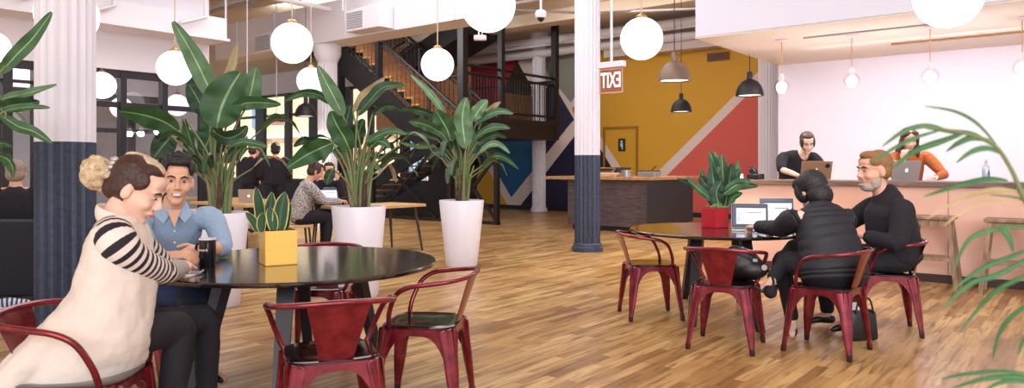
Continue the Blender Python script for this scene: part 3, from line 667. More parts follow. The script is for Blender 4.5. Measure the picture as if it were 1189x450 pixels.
for px in (63, 107): 
    Y = 9.8 if px < 80 else 10.6
pipe('white drop pipe bending down in front of the wall beside the thick column', [(-5.25, 2.55, 4.2), (-5.25, 2.55, 3.55), (-5.25, 2.3, 3.45)], .035)
pipe('white drop pipe bending down above the globe by the upright leaf', [(-5.2, 3.9, 4.3), (-5.2, 3.9, 3.6), (-5.2, 3.5, 3.45)], .035)
pipe('white drop pipe at the far left above the windows', [(-5.25, 1.6, 4.3), (-5.25, 1.6, 3.55), (-5.25, 1.4, 3.45)], .035)
for i, (px, Y, z0) in enumerate(((262, 12.5, 2.9), (287, 13, 2.2), (398, 11, 3.0), (424, 10.5, 3.7))):
    p = W(px, 60, Y); b = B(); b.rod((p.x, p.y, z0 + .6), (p.x, p.y, ZC), .018 if i == 0 else .009, seg=8)
    tag(obj('hanger_rod', b, M['duct']), ('thick white rod hanging left of the first air vent', 'thin rod hanging from the ceiling behind the tallest leaf', 'thin hanger rod in front of the duct between two air vents', 'short hanger rod above the second air vent')[i], 'rod', 'thin rods hanging from the ceiling')
b = B(); b.lathe([(.02, .1), (.1, .08), (.12, 0), (.09, -.05), (.03, -.08)], seg=20); tag(obj('ceiling_spotlight', b, M['black'], loc=W(249, 30, 13)), 'small black ceiling spotlight above the tall leaf at the duct corner', 'ceiling light')
pipe('light slot track in the bar ceiling beside the second bulb pendant', [(2.75, 7.75, 2.93), (4.35, 7.75, 2.93)], .012, M['grille'], 'ceiling_track', 'track', 'tracks in the bar ceiling')
pipe('brown track in the bar ceiling near the right edge', [(3.55, 8.95, 2.92), (6.2, 8.95, 2.92)], .014, M['ventbrown'], 'ceiling_track', 'track', 'tracks in the bar ceiling')

# restroom door drawn on the yellow wall
a0, z1 = onb(703, 150, 15); a1, _ = onb(739, 150, 15)
def door(b):
    for (x0, x1, y0, y1) in ((a0 - .05, a0, 0, z1), (a1, a1 + .05, 0, z1), (a0 - .05, a1 + .05, z1, z1 + .06)): lbox(b, x0, x1, 14.95, 15.0, y0, y1)
rstruct('door_1', door, M['doorframe'])
t = thing('restroom_sign', 'small black restroom sign with white figure on the yellow wall', 'sign', R(*[onb(722, 168, 14.97)[0], 14.97], onb(722, 168, 14.97)[1]), RA)
b = B(); b.box((0, 0, 0), (.2, .02, .34)); obj('plate', b, M['black'], t, False)
b = B(); b.box((0, -.014, .09), (.05, .008, .05)); b.box((0, -.014, 0), (.07, .008, .1)); b.box((.02, -.014, -.08), (.03, .008, .08)); obj('figure', b, M['white'], t, False)

# ================================================================ tables
def round_table(cx, cy, R_, z, label, sc=1.0):
    t = thing('round_table', label, 'table', (cx, cy, 0), 0, 'round dark tables')
    b = B(); b.lathe([(R_ - .03, z - .028), (R_ - .006, z - .024), (R_, z - .014), (R_, z - .006), (R_ - .006, z)], seg=96); obj('tabletop', b, M['tabletop'], t)
    for (x, y) in ((-.37, -.55), (.13, -.74), (.37, .55), (-.13, .74)):
        x *= sc; y *= sc; b = B(); p = Vector((x, y, 0)); q = Vector((x * .72, y * .62, z - .045)); rr = Matrix.Rotation(math.atan2(y, x), 3, 'Z')
        vs = []
        for pt, w_, d in ((p, .055, .05), (q, .085, .06)):
            vs.append([b.b.verts.new(pt + rr @ Vector((sx * d / 2, sy * w_ / 2, 0))) for sx, sy in ((-1, -1), (1, -1), (1, 1), (-1, 1))])
        b.b.faces.new(vs[0][::-1]); b.b.faces.new(vs[1])
        for k in range(4): b.b.faces.new((vs[0][k], vs[0][(k + 1) % 4], vs[1][(k + 1) % 4], vs[1][k]))
        obj('leg', b, M['tableleg'], t, False)
    b = B(); b.bar((-.37 * .72 * sc, -.55 * .62 * sc, z - .04), (.37 * .72 * sc, .55 * .62 * sc, z - .04), .06, .03); b.bar((.13 * .72 * sc, -.74 * .62 * sc, z - .04), (-.13 * .72 * sc, .74 * .62 * sc, z - .04), .06, .03); obj('frame', b, M['tableleg'], t, False)
    return t
TZ = .72
T1 = (-1.22, 4.12); T2 = (1.76, 6.25)
round_table(*T1, .79, TZ, 'round dark table nearest the camera, carrying the yellow planter and the mug')
round_table(*T2, .75, TZ, 'round dark table further back, carrying the red planter and laptops', .95)

# ================================================================ red steel armchairs
def chair_proto():
    t = thing('armchair', 'x', 'chair')
    s_ = .175
    b = B(); 
    b.lathe([(.001, .432)] + [(r, .432) for r in (.1, .19)] + [(.2, .438), (.2, .446), (.188, .45), (.12, .443), (.001, .442)], seg=40, close=False)
    for v in b.b.verts:                     # round -> rounded square
        r = math.hypot(v.co.x, v.co.y)
        if r > .01:
            a = math.atan2(v.co.y, v.co.x); k = 1 / (abs(math.cos(a)) ** 4 + abs(math.sin(a)) ** 4) ** .25; v.co.x *= k * .98; v.co.y *= k * .98
    obj('seat', b, M['seatdark'], t)
    for sx in (-1, 1):
        for sy in (-1, 1):
            b = B(); top = Vector((sx * .165, sy * .165, .425)); mid = Vector((sx * .185, sy * .185, .26)); bot = Vector((sx * .215, sy * .215, .012))
            diag = Vector((sx, -sy, 0)).normalized()
            b.tube([top, mid, bot], [(.058, .02), (.042, .019), (.018, .014)], seg=12, side=diag, sub=4)
            leg = obj('leg', b, M['red'], t)
            b = B(); b.tube([bot + Vector((0, 0, -.012)), bot + Vector((sx * -.004, sy * -.004, .03))], [.0165, .019], seg=10); obj('foot_cap', b, M['black'], leg)
    # arched apron: one sheet each side
    b = B()
    for k in range(4):
        rot = Matrix.Rotation(k * PI / 2, 3, 'Z'); n = 16; prev = None
        for i in range(n + 1):
            u = -1 + 2 * i / n; x = .165 * u; zb = .40 - .2 * abs(u) ** 3.6; out = .187 + .0 * u
            yb = out + (.43 - zb) * .12
            q = [rot @ Vector((x * (1 + (.43 - zb) * .5), -yb, zb)), rot @ Vector((x * 1.05, -out - .004, .436)), rot @ Vector((x * 1.0, -out + .012, .436)), rot @ Vector((x * (1 + (.43 - zb) * .4), -yb + .014, zb))]
            vs = [b.b.verts.new(p) for p in q]
            if prev:
                for a_, c_ in ((0, 1), (1, 2), (2, 3), (3, 0)): b.b.faces.new((prev[a_], vs[a_], vs[c_], prev[c_]))
            prev = vs
    obj('apron', b, M['red'], t)
    # arm and back rail: one bent tube
    P = [(.165, .12, .435), (.19, .135, .45), (.218, .125, .52), (.25, .085, .61), (.268, .02, .655), (.265, -.08, .672), (.235, -.19, .686), (.15, -.255, .695), (0, -.275, .70)]
    P = P + [(-x, y, z) for x, y, z in reversed(P[:-1])]
    b = B(); b.tube(P, .0125, seg=10, sub=5, side=(0, 0, 1)); obj('arm_rail', b, M['red'], t)
    b = B()
    for y0 in (0,):
        rows = []
        for i in range(9):
            v = i / 8; z = .44 + v * .25; wd = .068 + v * .062; y = -.178 - .085 * v
            rows.append([(wd * (j / 4 - 1), y - .012 * (1 - (j / 4 - 1) ** 2), z) for j in range(9)])
        for off, flip in ((0, 0), (.004, 1)):
            g = [[b.b.verts.new(Vector(p) + Vector((0, off, 0))) for p in r] for r in rows]
            for i in range(8):
                for j in range(8): b.b.faces.new((g[i][j], g[i][j + 1], g[i + 1][j + 1], g[i + 1][j]))
            if not flip: g0 = g
        edge = lambda g: [g[0][j] for j in range(9)] + [g[i][8] for i in range(1, 9)] + [g[8][j] for j in range(7, -1, -1)] + [g[i][0] for i in range(7, 0, -1)]
        e0, e1 = edge(g0), edge(g); n = len(e0)
        for k in range(n): b.b.faces.new((e0[k], e0[(k + 1) % n], e1[(k + 1) % n], e1[k]))
    obj('backrest', b, M['red'], t)
    b = B(); b.rod((-.17, -.17, .2), (.17, .17, .2), .006, seg=6) if False else b.bar((-.16, 0, .42), (.16, 0, .42), .03, .012); obj('cross_bar', b, M['red'], t, False)
    return t
chair0 = chair_proto()
# location and facing angle (0 = towards +x)
CH = [((-1.67, 2.86), 6, 'red steel armchair the woman in the cream vest sits on'),
      ((-.80, 3.22), 112, 'empty red steel armchair with its back to the camera at the near table'),
      ((-.46, 3.86), 172, 'empty red steel armchair pulled out sideways, right of the near table'),
      ((-1.30, 4.98), -88, 'red steel armchair pushed under the far side of the near table, mostly hidden'),
      ((-2.12, 4.35), -12, 'red steel armchair the man in the blue shirt sits on'),
      ((1.16, 6.15), 4, 'empty red steel armchair left of the table with the red planter'),
      ((1.50, 5.13), 62, 'red steel armchair with the black bag on its seat'),
      ((2.15, 5.0), 138, 'red steel armchair the person in the black puffer jacket sits on'),
      ((2.86, 5.62), 162, 'red steel armchair the bearded man in black sits on')]
for i, (xy, ang, lab) in enumerate(CH):
    c = chair0 if i == 0 else copy_tree(chair0)
    c.scale = (.98, .98, .98) if False else (1, 1, 1)
    place(c, (xy[0], xy[1], 0), math.radians(ang - 90), lab, 'red steel armchairs')

# ================================================================ bar stools
def stool_proto():
    t = thing('bar_stool', 'x', 'stool'); h = .74
    b = B(); b.box((0, 0, h - .0175), (.40, .30, .035), bev=.008); obj('seat', b, M['stool'], t, False)
    tp = {}; 
    for sx in (-1, 1):
        for sy in (-1, 1):
            b = B(); q = Vector((sx * .15, sy * .105, h - .035)); p = Vector((sx * .225, sy * .165, 0)); tp[(sx, sy)] = (p, q); b.prism([p + Vector(v) for v in ((-.02, -.02, 0), (.02, -.02, 0), (.02, .02, 0), (-.02, .02, 0))], q - p); obj('leg', b, M['stool'], t, False)
    at = lambda k, z: tp[k][0].lerp(tp[k][1], z / .705)
    for k1, k2, z in (((-1, -1), (1, -1), .3), ((-1, 1), (1, 1), .3), ((-1, -1), (-1, 1), .2), ((1, -1), (1, 1), .2)):
        b = B(); b.bar(at(k1, z), at(k2, z), .022, .035); obj('stretcher', b, M['stool'], t, False)
    b = B()
    for k1, k2 in (((-1, -1), (1, -1)), ((-1, 1), (1, 1)), ((-1, -1), (-1, 1)), ((1, -1), (1, 1))): b.bar(at(k1, .67), at(k2, .67), .02, .06)
    obj('seat_frame', b, M['stool'], t, False)
    return t
s0 = stool_proto(); place(s0, R(4.40, 6.66), RA, 'wooden bar stool nearest the bearded man, in front of the pink bar', 'wooden bar stools')
s1 = copy_tree(s0); place(s1, R(5.06, 6.62), RA, 'wooden bar stool at the right edge, partly behind palm fronds', 'wooden bar stools')

# ================================================================ people
def remesh(o, vox, smooth=2):
    m = o.modifiers.new('remesh', 'REMESH'); m.mode = 'VOXEL'; m.voxel_size = vox; m.use_smooth_shade = True
    if smooth: c = o.modifiers.new('smooth', 'CORRECTIVE_SMOOTH') if False else o.modifiers.new('smooth', 'SMOOTH'); c.iterations = smooth; c.factor = .5
    return o
V = lambda *a: Vector(a)
def hframe(fwd, up=(0, 0, 1)):
    f = Vector(fwd).normalized(); r = f.cross(Vector(up)).normalized(); u = r.cross(f); return Matrix((r, f, u)).transposed()
def add_head(b, c, Fm, k):
    E = lambda p, r, fn=None, lev=3: b.ell(Vector(c) + Fm @ (Vector(p) * k), [x * k for x in r], rot=Fm, fn=fn, lev=lev)
    E((0, -.012, .035), (.074, .094, .085), lev=4)
    E((0, .022, -.035), (.066, .066, .082), fn=lambda p: Vector((p.x * (1 - .32 * max(0, -p.z)), p.y, p.z)), lev=4)
    E((0, .066, -.1), (.026, .022, .019)); E((0, .045, -.085), (.04, .035, .022))
    E((0, .076, .024), (.052, .017, .013)); E((0, .066, .05), (.05, .022, .03))
    for s in (-1, 1):
        E((s * .036, .058, -.03), (.026, .028, .026)); E((s * .076, -.008, -.012), (.009, .02, .031)); E((s * .012, .1, -.034), (.009, .01, .008))
    T = lambda pts, rs: b.tube([Vector(c) + Fm @ (Vector(p) * k) for p in pts], [x * k for x in rs], seg=10, side=Fm @ V(1, 0, 0))
    T([(0, .082, .02), (0, .096, -.008), (0, .109, -.03)], [.008, .0095, .012]); E((0, .088, -.062), (.024, .012, .014))
def face_bits(t, c, Fm, k, smile=False, iris=True):
    P = lambda p: Vector(c) + Fm @ (Vector(p) * k)
    for s in (-1, 1):
        b = B(False); b.ell(P((s * .03, .0785, .004)), (.0135 * k, .0085 * k, .0048 * k if smile else .006 * k), rot=Fm, lev=3); e = obj('eye', b, M['eyewhite'], t)
        b = B(False); b.ell(P((s * .03, .0865, .004)), (.0066 * k, .0030 * k, .0050 * k), rot=Fm, lev=2); obj('iris', b, M['iris'], e)
        b = B(False); b.tube([P((s * .013, .0925, .022)), P((s * .03, .0925, .029)), P((s * .049, .08, .023))], [.0035 * k, .005 * k, .0028 * k], seg=6, side=(0, 0, 1)); obj('eyebrow', b, M['hairblack'], t)
    b = B(False)
    b.tube([P((-.026, .087, -.058 if smile else -.064)), P((-.012, .099, -.064)), P((0, .102, -.064)), P((.012, .099, -.064)), P((.026, .087, -.058 if smile else -.064))], [.002 * k, .0048 * k, .0052 * k, .0048 * k, .002 * k], seg=8, side=(0, 0, 1), sub=3); o = obj('lips', b, M['lip'], t)
    if smile:
        b = B(False); b.ell(P((0, .1035, -.0625)), (.02 * k, .005 * k, .0058 * k), rot=Fm, lev=2); obj('teeth', b, M['teeth'], o)
def add_hand(b, w, d, n, k=1.0, thumb=1, curl=.5, spread=.12):
    """w wrist, d finger direction, n palm normal (curl side), thumb: +1/-1 side of n x d"""
    w, d, n = Vector(w), Vector(d).normalized(), Vector(n).normalized(); n = (n - d * n.dot(d)).normalized(); x = n.cross(d) * thumb
    m3 = Matrix((x, d, n)).transposed()
    b.ell(w + d * .045 * k, (.038 * k, .052 * k, .017 * k), rot=m3, lev=3); b.ell(w + d * .02 * k + x * .018 * k, (.02 * k, .03 * k, .017 * k), rot=m3, lev=2)
    for i, (o, L) in enumerate(((.029, .072), (.010, .080), (-.009, .074), (-.027, .058))):
        p = w + d * .082 * k + x * o * k; a = 0; pts = [p - d * .02 * k, p]; dd = (d + x * (o * spread * 10)).normalized()
        for sgm in (.44, .32, .24):
            a += curl * (1 + .12 * i); q = dd * math.cos(a) + n * math.sin(a); p = p + q * L * sgm * k; pts.append(p.copy())
        b.tube(pts, [.0095 * k, .0095 * k, .0088 * k, .0082 * k, .0068 * k], seg=8, side=x)
    p = w + d * .025 * k + x * .028 * k; q1 = (d * .55 + x * .75 + n * .25).normalized(); q2 = (d * .9 + x * .25 + n * .45).normalized()
    b.tube([p - q1 * .01 * k, p + q1 * .035 * k, p + q1 * .035 * k + q2 * .03 * k, p + q1 * .035 * k + q2 * .052 * k], [.013 * k, .0115 * k, .010 * k, .008 * k], seg=8, side=n)
def limb(b, pts, rs, side=None, seg=14, sub=4): b.tube(pts, rs, seg=seg, sub=sub, side=side)

def person(label, base, J, k=1.0, skin='skin', vox=.007, hk=1.0, hands=True, curl=.6):
    """J: joints in world space: hip, chest, neck, head, fwd, sL,eL,wL, sR,eR,wR, kL,aL,tL, kR,aR,tR, hL, hR (hand directions)"""
    t = thing('person', label, 'person', base); J = {q: (Vector(v) if not isinstance(v, (int, float)) else v) for q, v in J.items()}
    Fm = hframe(J['fwd'], J.get('up', V(0, 0, 1))); J['Fm'] = Fm; ac = (J['sR'] - J['sL']).normalized(); J['ac'] = ac
    b = B(False); add_head(b, J['head'], Fm, hk)
    limb(b, [J['head'] + Fm @ V(0, -.02, -.02) * hk, J['head'] + Fm @ V(0, -.02, -.085) * hk, J['neck']], [.05 * hk, .05 * hk, .062 * k])
    limb(b, [J['neck'] + V(0, 0, .0), J['neck'].lerp(J['chest'], .25), J['chest'], J['hip']], [(.058 * k, .05 * k), (.11 * k, .06 * k), (.14 * k, .09 * k), (.15 * k, .1 * k)], side=ac)
    for s in 'LR':
        limb(b, [J['neck'].lerp(J['s' + s], .35), J['s' + s], J['e' + s]], [.042 * k, .042 * k, .036 * k]); limb(b, [J['s' + s].lerp(J['e' + s], .85), J['e' + s], J['e' + s].lerp(J['w' + s], .4), J['w' + s]], [.036 * k, .038 * k, .038 * k, .024 * k])
        hd = J.get('h' + s, (J['w' + s] - J['e' + s]).normalized()); hn = J.get('n' + s, V(0, 0, -1))
        if hands: add_hand(b, J['w' + s], hd, hn, hk * .98, thumb=(-1 if s == 'R' else 1), curl=J.get('c' + s, curl))
        hp = J['hip'] + ac * (.09 * k if s == 'R' else -.09 * k) + V(0, 0, -.02)
        if 'k' + s in J:
            limb(b, [hp, hp.lerp(J['k' + s], .5), J['k' + s]], [.08 * k, .072 * k, .052 * k]); limb(b, [J['k' + s], J['k' + s].lerp(J['a' + s], .3), J['a' + s]], [.05 * k, .052 * k, .033 * k])
            limb(b, [J['a' + s] + V(0, 0, -.02), J['t' + s]], [.035 * k, .028 * k])
    remesh(obj('body', b, M[skin], t), vox, 2)
    return t, J
FOLD = bpy.data.textures.new('folds', 'CLOUDS'); FOLD.noise_scale = .2; FOLD.noise_depth = 2
def cloth(name, t, m, fn, vox=.009, sm=3, parent=None, fold=.022):
    b = B(False); fn(b); o = obj(name, b, m, parent or t); remesh(o, vox, sm)
    if fold and 'hair' not in name:
        d = o.modifiers.new('folds', 'DISPLACE'); d.texture = FOLD; d.strength = fold; d.mid_level = .45; d.texture_coords = 'LOCAL'
    return o
def trousers(t, J, k, m, short=0.0, vox=.010):
    def f(b):
        ac = J['ac']; limb(b, [J['hip'] + V(0, 0, .08), J['hip'] + V(0, 0, -.02)], [(.165 * k, .12 * k), (.175 * k, .13 * k)], side=ac)
        for s in 'LR':
            hp = J['hip'] + ac * (.09 * k if s == 'R' else -.09 * k) + V(0, 0, -.02); K, A = J['k' + s], J['a' + s]
            limb(b, [hp, hp.lerp(K, .5), K], [.1 * k, .09 * k, .068 * k]); limb(b, [K, K.lerp(A, .3), K.lerp(A, .97 - short)], [.067 * k, .066 * k, .05 * k])
    return cloth('trousers', t, m, f, vox)
def shoes(t, J, k, m, flat=False):
    for s in 'LR':
        A, T = J['a' + s], J['t' + s]; d = (T - A); d.z *= 1; b = B(False)
        heel = A + V(0, 0, -.055) - V(d.x, d.y, 0).normalized() * .035
        b.tube([heel, A + V(0, 0, -.05), A.lerp(T, .6) + V(0, 0, -.012), T], [(.036 * k, .034 * k), (.042 * k, .036 * k), (.045 * k, .03 * k), (.034 * k, .022 * k)], seg=14, sub=4, side=V(-d.y, d.x, 0).normalized()); obj('shoe', b, m, t)
def hair_cap(t, J, hk, m, parts, vox=.007, name='hair'):
    Fm = J['Fm']
    def f(b):
        for p, r in parts: b.ell(J['head'] + Fm @ (Vector(p) * hk), [x * hk for x in r], rot=Fm, lev=3)
    return cloth(name, t, m, f, vox, 2, fold=0)

# --- woman in the cream vest, leaning on the near table
J = dict(hip=(-1.68, 2.93, .57), chest=(-1.62, 2.98, .84), neck=(-1.62, 3.0, 1.05), head=(-1.545, 3.02, 1.158), fwd=(.84, .10, -.46),
         sR=(-1.54, 2.85, .965), eR=(-1.475, 3.13, .80), wR=(-1.56, 3.45, .775), hR=(-.2, .9, .12), nR=(-.3, 0, -1), sL=(-1.60, 3.15, .93), eL=(-1.60, 3.42, .775), wL=(-1.68, 3.64, .765), hL=(0, 1, 0),
         kR=(-1.43, 3.17, .56), aR=(-1.47, 3.12, .11), tR=(-1.34, 3.16, .04), kL=(-1.42, 3.40, .55), aL=(-1.42, 3.42, .11), tL=(-1.28, 3.45, .04))
t, J = person('woman in a long cream vest over striped sleeves, leaning on the near table', (-1.8, 2.93, 0), J, .95, 'skinpale', .006, 1.07)
face_bits(t, J['head'], J['Fm'], 1.07)
hair_cap(t, J, 1.07, M['hairbrown'], [((0, -.035, .045), (.081, .085, .085)), ((0, -.03, .0), (.083, .07, .07)), ((.062, .008, .045), (.018, .042, .04)), ((-.062, .008, .045), (.018, .042, .04)), ((0, .012, .088), (.058, .052, .034)), ((0, -.075, -.03), (.05, .05, .05))])
hair_cap(t, J, 1.07, M['hairblond'], [((0, -.02, .098), (.045, .085, .034)), ((0, .036, .092), (.036, .026, .02))], name='blond_top_hair')
b = B(False); c = J['head'] + J['Fm'] @ V(0, -.155, .0) * 1.07
rng = random.Random(3)
for i in range(60):
    d = V(rng.gauss(0, 1), rng.gauss(0, 1), rng.gauss(0, 1)).normalized(); p = c + V(d.x * .058, d.y * .05, d.z * .062) + V(-.01, 0, -.01); b.ell(p, (.017, .017, .017), lev=1)
b.ell(c, (.055, .05, .055), lev=2); b.ell(c + V(.015, 0, -.06), (.03, .03, .04), lev=2); remesh(obj('bun', b, M['hairblond'], t), .006, 1)
b = B(False)
for dz in (-.012, .006, .022): b.ell(J['head'] + J['Fm'] @ V(.03, -.118, .045 + dz) * 1.07, (.018, .012, .012), lev=2)
obj('hair_clip', b, M['alu'], t)
b = B(False); b.ell(J['head'] + J['Fm'] @ V(.082, -.004, -.045) * 1.07, (.005, .005, .005), lev=2); obj('earring', b, M['hairblack'], t)
def f(b):
    limb(b, [(-1.615, 3.0, 1.03), (-1.61, 2.995, 1.01), (-1.595, 2.99, .985), (-1.60, 2.98, .90), (-1.61, 2.97, .74), (-1.665, 2.95, .57), (-1.76, 2.92, .44), (-1.80, 2.91, .39)],
         [(.072, .06), (.11, .07), (.165, .09), (.165, .11), (.175, .15), (.20, .20), (.21, .21), (.2, .2)], side=V(0, 1, 0), seg=28)
    limb(b, [(-1.73, 2.9, .62), (-1.86, 2.84, .45), (-1.90, 2.8, .36)], [(.15, .1), (.17, .1), (.16, .07)], side=V(0, 1, 0))
cloth('vest', t, M['cream'], f, .009, 4, fold=.03); dd_ = bpy.data.textures.new('fine_folds', 'CLOUDS'); dd_.noise_scale = .09; md_ = bpy.data.objects[-1] if False else [q for q in t.children if q.name.startswith('vest')][0].modifiers.new('creases', 'DISPLACE'); md_.texture = dd_; md_.strength = .016
b = B(False); cc = V(-1.612, 3.0, 1.03); b.tube([cc + V(math.cos(a) * .075, math.sin(a) * .08, -.03 * math.cos(a) + .012) for a in [math.radians(q) for q in range(35, 326, 29)]], [(.010, .03)] * 11, seg=10, sub=3, side=(0, 0, 1)) if False else b.tube([cc + V(math.cos(a) * .075, math.sin(a) * .08, -.03 * math.cos(a) + .012) for a in [math.radians(q) for q in range(35, 326, 29)]], [(.03, .010)] * 11, seg=10, sub=3, side=(0, 0, 1)); obj('collar', b, M['cream'], t)
b = B(False); limb(b, [(-1.60, 2.94, .985), (-1.55, 2.87, .955), (-1.505, 2.93, .88), J['eR'] + V(0, -.02, 0)], [.078, .078, .062, .052], sub=6, seg=20); obj('sleeve', b, M['stripe_cloth'], t)
b = B(False); limb(b, [J['eR'] + V(.012, -.05, .02), J['eR'], J['eR'].lerp(J['wR'], .5), J['wR']], [.04, .05, .046, .036], sub=6, seg=20); obj('sleeve', b, M['stripe_cloth'], t)
b = B(False); limb(b, [J['sL'], J['eL'], J['wL']], [.05, .044, .034], sub=6, seg=20); obj('sleeve', b, M['stripe_cloth'], t)
trousers(t, J, .95, M['blackpants'], .12); shoes(t, J, .9, M['shoe'])

# --- man in the chambray shirt
J = dict(hip=(-2.14, 4.33, .57), chest=(-2.07, 4.30, .80), neck=(-1.985, 4.255, .975), head=(-1.925, 4.2, 1.168), fwd=(.47, -.88, -.04), up=(.08, 0, 1),
         sL=(-1.80, 4.40, .935), eL=(-1.69, 4.30, .775), wL=(-1.72, 4.03, .79), hL=(.0, -1, .02), nL=(-.7, 0, -.7), sR=(-2.09, 4.07, .93), eR=(-1.93, 3.90, .765), wR=(-1.80, 3.84, .785), hR=(1, .05, .05), nR=(0, .3, -1),
         kL=(-1.75, 4.25, .56), aL=(-1.78, 4.2, .11), tL=(-1.64, 4.17, .04), kR=(-1.72, 3.95, .57), aR=(-1.74, 3.93, .11), tR=(-1.6, 3.9, .04))
t, J = person('smiling man in a light blue button shirt with short black hair, behind the near table', (-2.14, 4.33, 0), J, 1.05, 'skintan', .006, 1.13, curl=.55)
face_bits(t, J['head'], J['Fm'], 1.13, smile=True)
hp = [((0, -.04, .05), (.082, .085, .085)), ((0, -.03, .01), (.082, .06, .06)), ((0, .03, .1), (.068, .06, .03)), ((.062, .03, .07), (.018, .04, .04)), ((-.062, .03, .07), (.018, .04, .04)), ((.0, .055, .112), (.05, .028, .022))]
hp += [((x, y, .13 + .01 * math.cos(x * 60)), (.012, .012, .02)) for x in (-.045, -.022, 0, .022, .045) for y in (-.03, .02, .055)]
hair_cap(t, J, 1.13, M['hairblack'], hp)
def f(b):
    limb(b, [(-1.99, 4.26, .995), (-1.99, 4.265, .955), (-2.02, 4.285, .88), (-2.07, 4.31, .76), (-2.13, 4.33, .58)], [(.09, .075), (.175, .1), (.21, .115), (.20, .12), (.19, .13)], side=J['ac'], seg=24)
    limb(b, [J['sL'].lerp(J['neck'], .3), J['sL'], J['sL'].lerp(J['eL'], .5), J['eL']], [.07, .072, .062, .05]); limb(b, [J['eL'], J['eL'].lerp(J['wL'], .3)], [.05, .045])
    limb(b, [J['sR'].lerp(J['neck'], .3), J['sR'], J['eR']], [.07, .076, .056]); limb(b, [J['eR'], J['eR'].lerp(J['wR'], .3)], [.056, .05])
cloth('shirt', t, M['denimshirt'], f, .008, 3)
n0 = J['neck']
fc = V(.55, -.8, 0).normalized(); sd = V(.8, .55, 0).normalized()
b = B(False)
for s in (-1, 1): b.prism([n0 + fc * .075 + V(0, 0, .035), n0 + fc * .02 + sd * s * .085 + V(0, 0, .075), n0 + fc * .07 + sd * s * .10 + V(0, 0, .0), n0 + fc * .112 + sd * s * .055 + V(0, 0, -.045)], fc * .008)
obj('collar', b, M['denimshirt'], t, False)
b = B(False); b.prism([n0 + fc * .108 + sd * -.035 + V(0, 0, .03), n0 + fc * .108 + sd * .035 + V(0, 0, .03), n0 + fc * .118 + V(0, 0, -.07)], fc * .004); obj('open_neck', b, M['skintan'], t, False)
b = B(False); [b.ell(n0 + fc * (.122 + .004 * i) + V(0, 0, -.09 - .065 * i), (.007, .007, .007), lev=2) for i in range(2)]; obj('button', b, M['white'], t)
trousers(t, J, 1.0, M['jeans']); shoes(t, J, 1.0, M['shoe'])

# --- person in the black puffer jacket, back to the camera
J = dict(hip=(2.19, 5.06, .55), chest=(2.20, 5.15, .76), neck=(2.20, 5.27, .945), head=(2.185, 5.36, 1.075), fwd=(-.35, .8, -.5),
         sL=(2.00, 5.18, .885), eL=(2.0, 5.47, .785), wL=(1.93, 5.78, .775), hL=(-.25, .95, -.05), sR=(2.40, 5.28, .87), eR=(2.45, 5.52, .79), wR=(2.15, 5.82, .775), hR=(-.6, .75, 0),
         kL=(2.02, 5.50, .56), aL=(2.07, 5.40, .11), tL=(2.02, 5.28, .04), kR=(2.12, 5.48, .66), aR=(1.88, 5.30, .43), tR=(1.77, 5.22, .375))
t, J = person('person with short black hair in a quilted black puffer jacket, back to the camera, typing', (2.19, 5.06, 0), J, .95, 'skinpale', .008, 1.08)
hair_cap(t, J, 1.08, M['hairblack'], [((0, -.035, .035), (.098, .105, .102)), ((0, -.06, -.06), (.088, .08, .085)), ((.05, .03, 0), (.045, .05, .075)), ((-.05, .03, 0), (.045, .05, .075)), ((0, .03, .075), (.08, .075, .05))], .008)
b = B(False)
def puff(b, pts, rs, side, n, amp):
    P = []; Rr = []; m_ = len(pts) - 1
    for i in range(n * 6 + 1):
        u = i / (n * 6) * m_; j = min(int(u), m_ - 1); f_ = u - j; p = Vector(pts[j]).lerp(Vector(pts[j + 1]), f_); a = rs[j]; c_ = rs[j + 1]
        w_ = amp * (abs(math.sin(PI * i / 6)) - .6); P.append(p); Rr.append((a[0] + (c_[0] - a[0]) * f_ + w_, a[1] + (c_[1] - a[1]) * f_ + w_))
    b.tube(P, Rr, seg=28, side=side)
b.recalc = True
puff(b, [(2.20, 5.27, .98), (2.205, 5.24, .93), (2.21, 5.2, .85), (2.225, 5.13, .70), (2.235, 5.08, .53), (2.235, 5.06, .46)], [(.08, .07), (.18, .105), (.21, .125), (.225, .145), (.24, .17), (.23, .17)], V(1, .15, 0), 11, .009)
puff(b, [(2.03, 5.19, .90), (1.985, 5.2, .875), (1.985, 5.34, .82), (2.0, 5.48, .79)], [(.06, .06), (.082, .082), (.075, .075), (.062, .062)], V(0, 0, 1), 6, .012)
puff(b, [(2.0, 5.47, .79), (1.96, 5.65, .785), (1.935, 5.76, .78)], [(.06, .06), (.052, .052), (.045, .045)], V(0, 0, 1), 5, .01)
puff(b, [(2.36, 5.26, .89), (2.41, 5.28, .87), (2.45, 5.5, .79)], [(.06, .06), (.082, .082), (.062, .062)], V(0, 0, 1), 6, .012)
puff(b, [(2.45, 5.5, .79), (2.2, 5.78, .78)], [(.06, .06), (.045, .045)], V(0, 0, 1), 5, .01)
obj('puffer_jacket', b, M['puffer'], t)
trousers(t, J, .95, M['blackpants'], .03); shoes(t, J, .85, M['shoe'])

